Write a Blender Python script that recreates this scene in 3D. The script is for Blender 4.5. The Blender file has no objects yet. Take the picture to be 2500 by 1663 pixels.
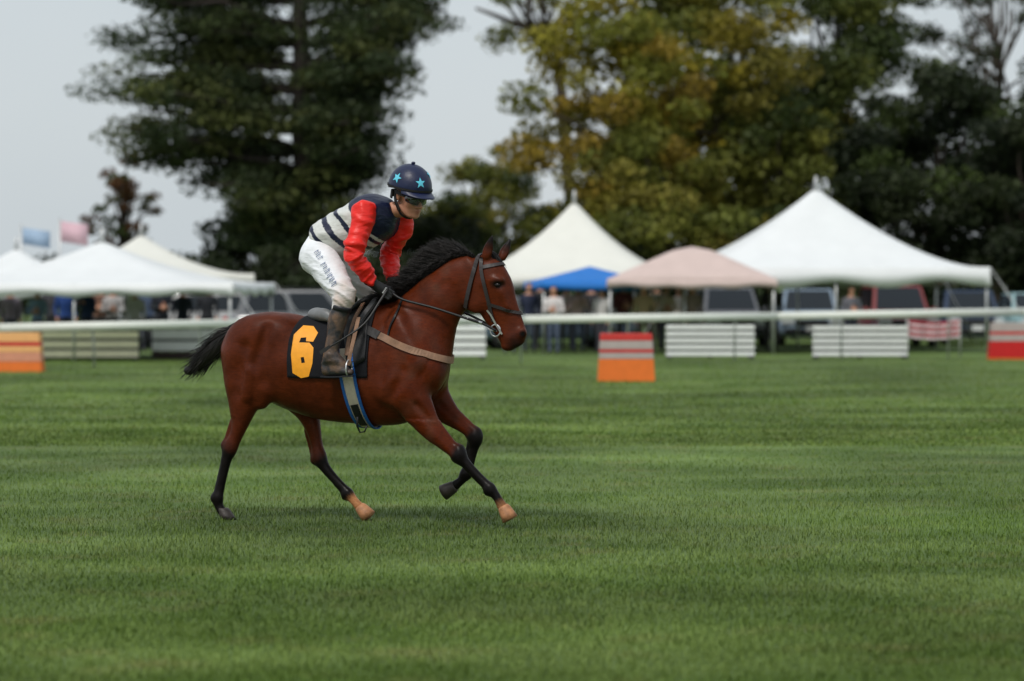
import bpy, bmesh, math, random
import numpy as np
from mathutils import Vector, Matrix

random.seed(7)
rng = np.random.default_rng(7)
R = math.radians
scene = bpy.context.scene
C = scene.collection

# ------------------------------------------------------------------ camera, sky, sun, exposure
CAM_H = 1.703                       # eye height of the photographer
FPX = 6944.0                        # focal length in photo pixels (100 mm on a 36 mm wide sensor)
HOR = 696.0                         # horizon row in the photo
cam_d = bpy.data.cameras.new('camera')
cam = bpy.data.objects.new('camera', cam_d)
C.objects.link(cam)
cam.location = (0, 0, CAM_H)
cam.rotation_euler = (R(90), 0, 0)
cam_d.sensor_width = 36.0
cam_d.lens = 100.0
cam_d.shift_y = -(831.5 - HOR) / 2500.0
cam_d.clip_end = 6000.0
cam_d.dof.use_dof = True
cam_d.dof.focus_distance = 20.4
cam_d.dof.aperture_fstop = 1.6
scene.camera = cam

world = bpy.data.worlds.new('World')
scene.world = world
world.use_nodes = True
SUN_EL, SUN_AZ = R(54), R(212)      # compass style angle, 0 = +Y (away from the camera), clockwise
wn, wl = world.node_tree.nodes, world.node_tree.links
wn.clear()
w_out = wn.new('ShaderNodeOutputWorld')
w_bg = wn.new('ShaderNodeBackground')
w_sky = wn.new('ShaderNodeTexSky')
w_sky.sky_type = 'NISHITA'
w_sky.sun_disc = False
w_sky.sun_elevation = SUN_EL
w_sky.sun_rotation = SUN_AZ
w_sky.air_density = 1.0
w_sky.dust_density = 4.0
w_sky.ozone_density = 1.0
w_mix = wn.new('ShaderNodeMixRGB')     # an even cloud cover over the blue
w_mix.blend_type = 'MIX'
w_mix.inputs[0].default_value = 0.80
w_tc = wn.new('ShaderNodeTexCoord')
w_no = wn.new('ShaderNodeTexNoise')
w_no.inputs['Scale'].default_value = 3.0
w_no.inputs['Detail'].default_value = 5.0
w_cr = wn.new('ShaderNodeValToRGB')
w_cr.color_ramp.elements[0].position = 0.3
w_cr.color_ramp.elements[0].color = (6.9, 7.7, 8.2, 1)
w_cr.color_ramp.elements[1].position = 0.75
w_cr.color_ramp.elements[1].color = (8.6, 9.1, 9.3, 1)
wl.new(w_tc.outputs['Generated'], w_no.inputs['Vector'])
wl.new(w_no.outputs['Fac'], w_cr.inputs['Fac'])
wl.new(w_sky.outputs['Color'], w_mix.inputs[1])
wl.new(w_cr.outputs['Color'], w_mix.inputs[2])
wl.new(w_mix.outputs['Color'], w_bg.inputs['Color'])
w_bg.inputs['Strength'].default_value = 0.088
wl.new(w_bg.outputs['Background'], w_out.inputs['Surface'])

sun_d = bpy.data.lights.new('sun', 'SUN')
sun_d.energy = 2.0
sun_d.angle = R(13)
sun_d.color = (1.0, 0.96, 0.9)
sun = bpy.data.objects.new('sun', sun_d)
C.objects.link(sun)
_sd = Vector((math.sin(SUN_AZ) * math.cos(SUN_EL), math.cos(SUN_AZ) * math.cos(SUN_EL), math.sin(SUN_EL)))
sun.rotation_euler = _sd.to_track_quat('Z', 'Y').to_euler()
sun.location = (0, 0, 40)

scene.view_settings.view_transform = 'Standard'
scene.view_settings.look = 'None'
scene.view_settings.exposure = 0.08
scene.view_settings.gamma = 1.0
scene.view_settings.use_curve_mapping = False
scene.render.engine = 'CYCLES'
scene.cycles.use_denoising = True
scene.cycles.max_bounces = 6
scene.cycles.transparent_max_bounces = 8

# ------------------------------------------------------------------ helpers: materials
def srgb(r, g, b):
    f = lambda c: (c / 255.0) / 12.92 if c <= 10.3 else ((c / 255.0 + 0.055) / 1.055) ** 2.4
    return (f(r), f(g), f(b), 1.0)

def mat(name, col, rough=0.6, var=0.12, scale=8.0, bump=0.0, bscale=40.0, metal=0.0, spec=0.5,
        sheen=0.0, attr=None, coat=0.0, trans=0.0, bstretch=None, dirt=None):
    m = bpy.data.materials.new(name)
    m.use_nodes = True
    n, l = m.node_tree.nodes, m.node_tree.links
    b = n['Principled BSDF']
    tc = n.new('ShaderNodeTexCoord')
    no = n.new('ShaderNodeTexNoise')
    no.inputs['Scale'].default_value = scale
    no.inputs['Detail'].default_value = 5.0
    l.new(tc.outputs['Object'], no.inputs['Vector'])
    mr = n.new('ShaderNodeMapRange')
    mr.inputs['From Min'].default_value = 0.3
    mr.inputs['From Max'].default_value = 0.7
    mr.inputs['To Min'].default_value = 1.0 - var
    mr.inputs['To Max'].default_value = 1.0 + var
    l.new(no.outputs['Fac'], mr.inputs['Value'])
    mul = n.new('ShaderNodeVectorMath')
    mul.operation = 'SCALE'
    if attr:
        at = n.new('ShaderNodeAttribute')
        at.attribute_name = attr
        l.new(at.outputs['Color'], mul.inputs[0])
    else:
        mul.inputs[0].default_value = col[:3]
    l.new(mr.outputs['Result'], mul.inputs['Scale'])
    last = mul.outputs['Vector']
    if dirt:
        dn = n.new('ShaderNodeTexNoise')
        dn.inputs['Scale'].default_value = dirt[1]
        dn.inputs['Detail'].default_value = 6.0
        l.new(tc.outputs['Object'], dn.inputs['Vector'])
        dr = n.new('ShaderNodeValToRGB')
        dr.color_ramp.elements[0].position = dirt[2]
        dr.color_ramp.elements[1].position = dirt[2] + 0.2
        l.new(dn.outputs['Fac'], dr.inputs['Fac'])
        mx = n.new('ShaderNodeMixRGB')
        l.new(dr.outputs['Color'], mx.inputs[0])
        l.new(last, mx.inputs[1])
        mx.inputs[2].default_value = dirt[0]
        last = mx.outputs['Color']
    l.new(last, b.inputs['Base Color'])
    b.inputs['Roughness'].default_value = rough
    b.inputs['Metallic'].default_value = metal
    b.inputs['Specular IOR Level'].default_value = spec
    b.inputs['Coat Weight'].default_value = coat
    b.inputs['Transmission Weight'].default_value = trans
    if sheen:
        b.inputs['Sheen Weight'].default_value = sheen
    if bump:
        bn = n.new('ShaderNodeTexNoise')
        bn.inputs['Scale'].default_value = bscale
        bn.inputs['Detail'].default_value = 4.0
        if bstretch:
            mp = n.new('ShaderNodeMapping')
            mp.inputs['Rotation'].default_value = bstretch[1]
            mp.inputs['Scale'].default_value = bstretch[0]
            l.new(tc.outputs['Object'], mp.inputs['Vector'])
            l.new(mp.outputs['Vector'], bn.inputs['Vector'])
        else:
            l.new(tc.outputs['Object'], bn.inputs['Vector'])
        bp = n.new('ShaderNodeBump')
        bp.inputs['Strength'].default_value = bump
        bp.inputs['Distance'].default_value = 0.02
        l.new(bn.outputs['Fac'], bp.inputs['Height'])
        l.new(bp.outputs['Normal'], b.inputs['Normal'])
    return m

# ------------------------------------------------------------------ helpers: objects and meshes
def tag(o, label=None, cat=None, group=None, kind=None):
    if label: o['label'] = label
    if cat: o['category'] = cat
    if group: o['group'] = group
    if kind: o['kind'] = kind
    return o

def empty(name, loc, rz=0.0):
    o = bpy.data.objects.new(name, None)
    C.objects.link(o)
    o.location = loc
    o.rotation_euler = (0, 0, rz)
    o.empty_display_size = 0.2
    return o

def mesh_np(name, V, F, m, parent=None, smooth=True, col=None):
    """V (n,3), F (k,3) or (k,4) arrays."""
    V = np.asarray(V, dtype=np.float32); F = np.asarray(F, dtype=np.int32)
    me = bpy.data.meshes.new(name)
    me.vertices.add(len(V)); me.vertices.foreach_set('co', V.ravel())
    w = F.shape[1]
    me.loops.add(F.size); me.loops.foreach_set('vertex_index', F.ravel())
    me.polygons.add(len(F))
    me.polygons.foreach_set('loop_start', np.arange(0, F.size, w, dtype=np.int32))
    me.update(calc_edges=True)
    me.validate()
    if smooth:
        me.polygons.foreach_set('use_smooth', np.ones(len(me.polygons), dtype=bool))
    if col is not None:
        a = me.color_attributes.new('Col', 'FLOAT_COLOR', 'POINT')
        c4 = np.ones((len(V), 4), dtype=np.float32); c4[:, :3] = np.asarray(col)[:, :3]
        a.data.foreach_set('color', c4.ravel())
    if m: me.materials.append(m)
    o = bpy.data.objects.new(name, me)
    C.objects.link(o)
    if parent: o.parent = parent
    return o

class MB:
    """collects polygons; build() links them as one mesh object."""
    def __init__(self): self.v = []; self.f = []
    def add(self, vs, fs):
        k = len(self.v)
        self.v += [tuple(p) for p in vs]
        self.f += [tuple(i + k for i in f) for f in fs]
        return self
    def box(self, c, s, rz=0.0, taper=1.0):
        cx, cy, cz = c; sx, sy, sz = s[0] / 2, s[1] / 2, s[2] / 2
        co, si = math.cos(rz), math.sin(rz)
        vs = []
        for dz, t in ((-sz, 1.0), (sz, taper)):
            for dx, dy in ((-sx, -sy), (sx, -sy), (sx, sy), (-sx, sy)):
                x, y = dx * t, dy * t
                vs.append((cx + x * co - y * si, cy + x * si + y * co, cz + dz))
        return self.add(vs, [(3, 2, 1, 0), (4, 5, 6, 7), (0, 1, 5, 4), (1, 2, 6, 5), (2, 3, 7, 6), (3, 0, 4, 7)])
    def tube(self, pts, r, n=8, cap=True):
        pts = [Vector(p) for p in pts]
        rs = r if isinstance(r, (list, tuple)) else [r] * len(pts)
        ref = None; vs = []; fs = []
        for i, p in enumerate(pts):
            t = (pts[min(i + 1, len(pts) - 1)] - pts[max(i - 1, 0)]).normalized()
            if ref is None:
                ref = t.orthogonal().normalized()
            ref = (ref - t * ref.dot(t)).normalized()
            b = t.cross(ref)
            for k in range(n):
                a = 2 * math.pi * k / n
                vs.append(p + (ref * math.cos(a) + b * math.sin(a)) * rs[i])
        for i in range(len(pts) - 1):
            for k in range(n):
                fs.append((i * n + k, i * n + (k + 1) % n, (i + 1) * n + (k + 1) % n, (i + 1) * n + k))
        if cap:
            fs.append(tuple(reversed(range(n))))
            fs.append(tuple(range((len(pts) - 1) * n, len(pts) * n)))
        return self.add(vs, fs)
    def build(self, name, m, parent=None, smooth=False, bevel=0.0):
        me = bpy.data.meshes.new(name)
        me.from_pydata(self.v, [], self.f)
        me.update()
        bm = bmesh.new(); bm.from_mesh(me)
        bmesh.ops.recalc_face_normals(bm, faces=bm.faces)
        if bevel:
            es = [e for e in bm.edges if len(e.link_faces) == 2 and e.calc_face_angle(0) > 0.6]
            bmesh.ops.bevel(bm, geom=es, offset=bevel, segments=2, profile=0.6, affect='EDGES')
        bm.to_mesh(me); bm.free()
        if smooth:
            for p in me.polygons: p.use_smooth = True
        if m: me.materials.append(m)
        o = bpy.data.objects.new(name, me)
        C.objects.link(o)
        if parent: o.parent = parent
        return o

# ------------------------------------------------------------------ helpers: distance fields for bodies
def catmull(P, n):
    """P (k,d) -> dense samples (n per span)."""
    P = np.asarray(P, dtype=float)
    Q = np.vstack([2 * P[0] - P[1], P, 2 * P[-1] - P[-2]])
    out = []
    for i in range(1, len(Q) - 2):
        p0, p1, p2, p3 = Q[i - 1], Q[i], Q[i + 1], Q[i + 2]
        for k in range(n):
            t = k / n
            out.append(0.5 * (2 * p1 + (p2 - p0) * t + (2 * p0 - 5 * p1 + 4 * p2 - p3) * t * t
                              + (3 * p1 - p0 - 3 * p2 + p3) * t ** 3))
    out.append(P[-1])
    return np.array(out)

class Field:
    def __init__(self, lo, hi, h):
        self.lo = np.array(lo, float); self.h = h
        self.n = np.ceil((np.array(hi) - self.lo) / h).astype(int) + 1
        self.d = np.full(self.n, 0.6, dtype=np.float32)
        self.ax = [self.lo[i] + h * np.arange(self.n[i]) for i in range(3)]
    def _sub(self, lo, hi):
        i0 = np.clip(np.floor((lo - self.lo) / self.h).astype(int), 0, self.n - 1)
        i1 = np.clip(np.ceil((hi - self.lo) / self.h).astype(int) + 1, 1, self.n)
        if np.any(i1 <= i0): return None, None
        s = tuple(slice(i0[k], i1[k]) for k in range(3))
        X, Y, Z = np.meshgrid(*[self.ax[k][s[k]] for k in range(3)], indexing='ij', sparse=True)
        return s, (X, Y, Z)
    def put(self, s, b, k, op='u'):
        a = self.d[s]
        if op == 'u':
            if k <= 0: r = np.minimum(a, b)
            else:
                h = np.clip(0.5 + 0.5 * (a - b) / k, 0, 1)
                r = a + (b - a) * h - k * h * (1 - h)
        else:                                   # smooth cut of b out of a
            h = np.clip(0.5 - 0.5 * (a + b) / max(k, 1e-6), 0, 1)
            r = a + (-b - a) * h + k * h * (1 - h)
        self.d[s] = r.astype(np.float32)
    def ell(self, c, r, k=0.03, M=None, op='u'):
        c = np.array(c, float); r = np.array(r, float)
        m = r.max() + k + 2 * self.h
        s, G = self._sub(c - m, c + m)
        if s is None: return
        x, y, z = G[0] - c[0], G[1] - c[1], G[2] - c[2]
        if M is not None:
            M = np.array(M)                     # rows: own axes
            x, y, z = (M[i, 0] * x + M[i, 1] * y + M[i, 2] * z for i in range(3))
        k0 = np.sqrt((x / r[0]) ** 2 + (y / r[1]) ** 2 + (z / r[2]) ** 2)
        k1 = np.sqrt((x / r[0] ** 2) ** 2 + (y / r[1] ** 2) ** 2 + (z / r[2] ** 2) ** 2) + 1e-6
        self.put(s, k0 * (k0 - 1) / k1, k, op)
    def cone(self, a, b, ra, rb, k=0.02, op='u'):
        a = np.array(a, float); b = np.array(b, float)
        m = max(ra, rb) + k + 2 * self.h
        s, G = self._sub(np.minimum(a, b) - m, np.maximum(a, b) + m)
        if s is None: return
        d = b - a; L2 = max(d @ d, 1e-9)
        x, y, z = G[0] - a[0], G[1] - a[1], G[2] - a[2]
        t = np.clip((x * d[0] + y * d[1] + z * d[2]) / L2, 0, 1)
        q = np.sqrt((x - t * d[0]) ** 2 + (y - t * d[1]) ** 2 + (z - t * d[2]) ** 2)
        self.put(s, q - (ra + (rb - ra) * t), k, op)
    def loft(self, st, k=0.03, n=5, side=(0, 1, 0), cap=0.6):
        """st rows: x,y,z,a(in the plane across the side axis),b(along the side axis) or + side vector."""
        st = np.array(st, float)
        D = catmull(st, n)
        lo = D[:, :3].min(0) - D[:, 3:5].max() - k - 3 * self.h
        hi = D[:, :3].max(0) + D[:, 3:5].max() + k + 3 * self.h
        S, G = self._sub(lo, hi)
        if S is None: return
        acc = np.full(tuple(x.stop - x.start for x in S), 0.6, dtype=np.float32)
        o = np.array([x.start for x in S])
        T = np.gradient(D[:, :3], axis=0); T /= np.linalg.norm(T, axis=1, keepdims=True) + 1e-9
        for i in range(len(D) - 1):
            a, b = D[i], D[i + 1]
            rm = max(a[3], a[4], b[3], b[4]) + k + 2 * self.h
            s, g = self._sub(np.minimum(a[:3], b[:3]) - rm, np.maximum(a[:3], b[:3]) + rm)
            if s is None: continue
            d = b[:3] - a[:3]; L = np.linalg.norm(d) + 1e-9; d = d / L
            sd = np.array(a[5:8] if len(a) > 5 else side, float)
            sd = sd - d * (sd @ d); sd /= np.linalg.norm(sd) + 1e-9
            u = np.cross(d, sd)
            x, y, z = g[0] - a[0], g[1] - a[1], g[2] - a[2]
            w = x * d[0] + y * d[1] + z * d[2]
            t = np.clip(w / L, 0, 1)
            ra = a[3] + (b[3] - a[3]) * t; rb = a[4] + (b[4] - a[4]) * t
            pu = x * u[0] + y * u[1] + z * u[2]; pv = x * sd[0] + y * sd[1] + z * sd[2]
            e = w - t * L
            mn = np.minimum(ra, rb)
            q = np.sqrt((pu / ra) ** 2 + (pv / rb) ** 2 + (e / (cap * mn)) ** 2)
            g1 = np.sqrt((pu / ra ** 2) ** 2 + (pv / rb ** 2) ** 2 + (e / (cap * mn) ** 2) ** 2) + 1e-6
            dd = q * (q - 1) / g1
            sl = tuple(slice(s[j].start - o[j], s[j].stop - o[j]) for j in range(3))
            acc[sl] = np.minimum(acc[sl], dd)
        self.put(S, acc, k)
    def sample(self, P):
        P = (np.atleast_2d(P) - self.lo) / self.h
        P = np.clip(P, 0, self.n - 1.001)
        i = P.astype(int); f = P - i
        r = 0
        for dx in (0, 1):
            for dy in (0, 1):
                for dz in (0, 1):
                    w = (f[:, 0] if dx else 1 - f[:, 0]) * (f[:, 1] if dy else 1 - f[:, 1]) * (f[:, 2] if dz else 1 - f[:, 2])
                    r = r + w * self.d[i[:, 0] + dx, i[:, 1] + dy, i[:, 2] + dz]
        return r
    def grad(self, p):
        e = self.h
        g = np.array([(self.sample(p + d)[0] - self.sample(p - d)[0]) for d in np.eye(3) * e])
        return g / (np.linalg.norm(g) + 1e-9)
    def march(self, o, d, L=1.2, outside=False):
        """surface point along a ray: leaving from inside, or (outside) arriving from outside."""
        o = np.array(o, float); d = np.array(d, float); d = d / np.linalg.norm(d)
        t = np.arange(0, L, self.h * 0.5)
        v = self.sample(o + t[:, None] * d)
        ok = (v < 0) if outside else (v > 0)
        if not ok.any(): return None
        j = int(np.argmax(ok))
        if j == 0: return o
        f = v[j - 1] / (v[j - 1] - v[j])
        return o + d * (t[j - 1] + f * (t[j] - t[j - 1]))
    def mesh(self, smooth=1):
        d = self.d; n = self.n
        s = d < 0
        c = np.zeros(n - 1, dtype=np.int8)
        for dx in (0, 1):
            for dy in (0, 1):
                for dz in (0, 1):
                    c += s[dx:n[0] - 1 + dx, dy:n[1] - 1 + dy, dz:n[2] - 1 + dz]
        act = (c > 0) & (c < 8)
        idx = np.argwhere(act)
        vid = np.full(n - 1, -1, dtype=np.int64); vid[act] = np.arange(len(idx))
        acc = np.zeros((len(idx), 3)); cnt = np.zeros(len(idx))
        for ax in range(3):
            o1, o2 = [(1, 2), (0, 2), (0, 1)][ax]
            for p in (0, 1):
                for q in (0, 1):
                    off = np.zeros(3, int); off[o1] = p; off[o2] = q
                    a = idx + off; b = a.copy(); b[:, ax] += 1
                    va = d[a[:, 0], a[:, 1], a[:, 2]]; vb = d[b[:, 0], b[:, 1], b[:, 2]]
                    m = (va < 0) != (vb < 0)
                    t = np.where(m, va / np.where(m, va - vb, 1), 0)
                    pt = off.astype(float)[None, :].repeat(len(idx), 0); pt[:, ax] = t
                    acc += np.where(m[:, None], pt, 0); cnt += m
        V = idx + acc / cnt[:, None]
        Fs = []
        for ax in range(3):
            o1, o2 = [(1, 2), (2, 0), (0, 1)][ax]
            sl0 = [slice(None)] * 3; sl1 = [slice(None)] * 3
            sl0[ax] = slice(0, -1); sl1[ax] = slice(1, None)
            cr = s[tuple(sl0)] != s[tuple(sl1)]
            e = np.argwhere(cr)
            e = e[(e[:, o1] > 0) & (e[:, o2] > 0) & (e[:, o1] < n[o1] - 1) & (e[:, o2] < n[o2] - 1)]
            flip = ~s[e[:, 0], e[:, 1], e[:, 2]]
            def cell(p, q):
                k = e.copy(); k[:, o1] -= p; k[:, o2] -= q
                return vid[k[:, 0], k[:, 1], k[:, 2]]
            Q = np.stack([cell(1, 1), cell(0, 1), cell(0, 0), cell(1, 0)], 1)
            Q[flip] = Q[flip][:, ::-1]
            Fs.append(Q)
        F = np.vstack(Fs); F = F[(F >= 0).all(1)]
        V = self.lo + V * self.h
        for _ in range(smooth):
            A = np.zeros_like(V); N = np.zeros(len(V))
            for i, j in ((0, 1), (1, 2), (2, 3), (3, 0)):
                np.add.at(A, F[:, i], V[F[:, j]]); np.add.at(A, F[:, j], V[F[:, i]])
                np.add.at(N, F[:, i], 1); np.add.at(N, F[:, j], 1)
            V = V * 0.5 + 0.5 * A / N[:, None]
        return V, F

def vnoise(P, scale, seed=0):
    """smooth value noise in -1..1 on points (n,3)."""
    P = np.asarray(P) * scale + seed * 17.31
    i = np.floor(P).astype(np.int64); f = P - i; f = f * f * (3 - 2 * f)
    def hsh(a, b, c):
        h = (a * 374761393 + b * 668265263 + c * 2147483647 + seed * 1442695) & 0xFFFFFFFF
        h = ((h ^ (h >> 13)) * 1274126177) & 0xFFFFFFFF
        return ((h ^ (h >> 16)) & 0xFFFF) / 32767.5 - 1
    r = 0
    for dx in (0, 1):
        for dy in (0, 1):
            for dz in (0, 1):
                w = (f[:, 0] if dx else 1 - f[:, 0]) * (f[:, 1] if dy else 1 - f[:, 1]) * (f[:, 2] if dz else 1 - f[:, 2])
                r = r + w * hsh(i[:, 0] + dx, i[:, 1] + dy, i[:, 2] + dz)
    return r

def vnormals(V, F):
    a = V[F[:, 2]] - V[F[:, 0]]; b = V[F[:, 3]] - V[F[:, 1]]
    fn = np.cross(a, b); N = np.zeros_like(V)
    for i in range(4): np.add.at(N, F[:, i], fn)
    return N / (np.linalg.norm(N, axis=1, keepdims=True) + 1e-12)

# a photo row and column at a given ground scale -> a real place on the flat ground
def depth_of(row): return CAM_H * FPX / (row - HOR)          # distance of ground seen at that row
def x_at(px, D): return (px - 1250.0) * D / FPX
def z_at(py, D): return CAM_H - (py - HOR) * D / FPX

# ------------------------------------------------------------------ the horse's own frame
TH = R(20)                                   # the horse comes slightly towards the camera
HS, HC = math.sin(TH), math.cos(TH)
HY0 = FPX / 340.0
HX0 = (900.0 - 1250.0) / 340.0
HORSE_LOC = (HX0, HY0, 0.0)

def H(px, py, lat=0.0, z=None):
    """photo position + how far the point lies towards the near flank -> the horse's own frame."""
    m = (px - 1250.0) / FPX
    xl = (m * (HY0 - lat * HC) - HX0 + lat * HS) / (HC + m * HS)
    Y = HY0 - xl * HS - lat * HC
    zz = z if z is not None else CAM_H - (py - HOR) * Y / FPX
    return np.array([xl, -lat, zz])

def U(p): return p / 340.0                   # photo pixels at the horse -> metres

def loft_px(F, rows, k=0.03, n=5, **kw):
    """rows: px, py, lat, half depth in px, half width in m"""
    F.loft([list(H(r[0], r[1], r[2])) + [U(r[3]), r[4]] for r in rows], k=k, n=n, **kw)

# ------------------------------------------------------------------ horse body
HF = Field((-1.45, -0.46, -0.02), (1.5, 0.46, 2.18), 0.0105)
# trunk, from the buttocks to the breast
loft_px(HF, [(588, 872, 0, 62, .17), (606, 866, 0, 84, .225), (640, 866, 0, 105, .262), (690, 874, 0, 113, .270),
             (740, 890, 0, 119, .268), (800, 903, 0, 124, .272), (860, 905, 0, 129, .270), (920, 902, 0, 138, .252),
             (965, 895, 0, 140, .240), (1005, 890, 0, 128, .222), (1040, 893, 0, 100, .205), (1058, 896, 0, 66, .17)], k=.02, n=5)
# withers
HF.ell(H(930, 775, 0), (.22, .07, .08), k=.09)
# neck
loft_px(HF, [(985, 862, 0, 118, .185), (1015, 822, 0, 106, .165), (1056, 756, 0, 76, .118), (1094, 712, 0, 64, .100), (1128, 683, 0, 57, .088),
             (1160, 663, 0, 48, .080)], k=.06, n=5)
# head
loft_px(HF, [(1172, 640, 0, 30, .070), (1188, 668, 0, 47, .092), (1197, 694, 0, 54, .100), (1208, 726, 0, 54, .084),
             (1220, 754, 0, 48, .070), (1233, 780, 0, 44, .060), (1246, 805, 0, 39, .056), (1254, 824, 0, 36, .058),
             (1260, 840, 0, 24, .046)], k=.03, n=5)
for s in (1, -1):
    HF.ell(H(1161, 726, .058 * s), (.10, .032, .115), k=.035)         # jowl
    HF.ell(H(1214, 684, .078 * s), (.05, .02, .022), k=.03)           # brow
    HF.cone(H(1226, 712, .066 * s), H(1240, 752, .056 * s), .016, .010, k=.04)   # cheek bone
    HF.ell(H(1276, 813, .036 * s), (.030, .026, .036), k=.03)         # nostril wing
    HF.ell(H(1275, 816, .072 * s), (.020, .024, .028), k=.010, op='c')  # nostril
    HF.ell(H(1214, 696, .104 * s), (.026, .012, .013), k=.012, op='c') # eye socket
HF.ell(H(1240, 846, 0), (.05, .042, .032), k=.02)                     # chin
for s in (1, -1):
    HF.cone(H(1288, 843, .064 * s), H(1240, 830, .066 * s), .011, .010, k=.008, op='c')   # mouth line
# ears
for (bx, by, tx, ty, la, lt) in ((1186, 628, 1203, 574, .055, .07), (1224, 632, 1246, 582, -.045, -.075)):
    b, t = H(bx, by, la), H(tx, ty, lt)
    m1 = b * .55 + t * .45
    HF.loft([list(b) + [.030, .026], list(b * .75 + t * .25) + [.037, .024], list(m1) + [.036, .02], list(b * .2 + t * .8) + [.02, .013],
             list(t) + [.006, .006]], k=.02, n=4)
    ax = (t - b) / np.linalg.norm(t - b)
    HF.cone(b + ax * .05 + np.array([.02, -.028, 0]), b + ax * .13 + np.array([.012, -.026, 0]), .016, .008, k=.008, op='c')
# quarters, shoulder and breast muscles
for s in (1, -1):
    d = 0 if s > 0 else 28
    HF.ell(H(608 + d, 858, .150 * s), (.20, .12, .245), k=.06)
    HF.ell(H(655 + d, 808, .150 * s), (.18, .10, .10), k=.12)          # point of hip
    HF.ell(H(998 + d * .6, 885, .155 * s), (.12, .070, .25), k=.10)        # shoulder blade
    HF.ell(H(962 + d * .5, 945, .185 * s), (.14, .075, .13), k=.05)         # triceps
    HF.ell(H(1052 + d * .3, 912, .10 * s), (.085, .095, .135), k=.08)  # breast
    HF.cone(H(1045, 880, .20 * s), H(1000, 965, .245 * s), .012, .015, k=.03, op='c')   # groove before the arm
HF.cone(H(1078, 890, 0), H(1072, 960, 0), .012, .012, k=.04, op='c')
HF.cone(H(1103, 700, .125), H(1060, 800, .175), .018, .02, k=.04, op='c')               # jugular groove
HF.cone(H(1103, 700, -.125), H(1060, 800, -.175), .018, .02, k=.04, op='c')
HF.cone(H(697, 905, .315), H(672, 965, .29), .022, .03, k=.06, op='c')                  # flank
# legs: (px, py, lat, half depth px, half width m)
LEG = {
 'nh': [(624, 880, .13, 92, .115), (606, 935, .15, 66, .118), (596, 985, .155, 41, .085), (588, 1028, .155, 24, .062),
        (577, 1062, .155, 17, .046), (562, 1094, .155, 18, .042), (553, 1122, .155, 13.5, .036), (545, 1160, .155, 11, .029),
        (536, 1198, .155, 12, .031), (531, 1216, .155, 14.5, .036), (535, 1236, .155, 11, .032), (543, 1250, .155, 12, .037)],
 'fh': [(690, 890, -.13, 88, .115), (722, 950, -.14, 58, .112), (748, 1000, -.145, 33, .082), (764, 1044, -.145, 20, .058),
        (773, 1084, -.145, 15, .044), (780, 1116, -.145, 18, .042), (794, 1142, -.145, 13.5, .036), (818, 1170, -.145, 11, .029),
        (838, 1192, -.145, 12, .031), (849, 1205, -.145, 14.5, .036), (864, 1222, -.145, 11, .032), (877, 1237, -.145, 12, .037)],
 'nf': [(985, 925, .165, 62, .085), (1006, 975, .175, 47, .082), (1048, 1040, .17, 31, .062), (1080, 1073, .165, 23, .050),
        (1104, 1096, .16, 17.5, .044), (1119, 1110, .16, 17, .044), (1134, 1127, .16, 12.5, .034), (1160, 1155, .16, 10.5, .028),
        (1184, 1180, .16, 11.5, .030), (1196, 1193, .16, 14.5, .036), (1213, 1214, .16, 10.5, .032), (1227, 1238, .16, 12.5, .038)],
 'ff': [(1030, 930, -.14, 58, .085), (1062, 975, -.15, 42, .080), (1096, 1010, -.15, 29, .062), (1124, 1032, -.15, 21, .050),
        (1146, 1050, -.15, 18, .044), (1158, 1066, -.15, 18.5, .044), (1158, 1086, -.15, 13.5, .034), (1152, 1116, -.15, 10.5, .028),
        (1145, 1142, -.15, 11.5, .030), (1140, 1156, -.15, 14.5, .036), (1126, 1173, -.15, 10.5, .032), (1112, 1185, -.15, 12.5, .038)],
}
for kx, rows in LEG.items():
    loft_px(HF, rows, k=.045, n=4, cap=.5)
def dir2(a, b):
    d = np.array([b[0] - a[0], b[1] - a[1]], float); return d / np.linalg.norm(d)
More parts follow.
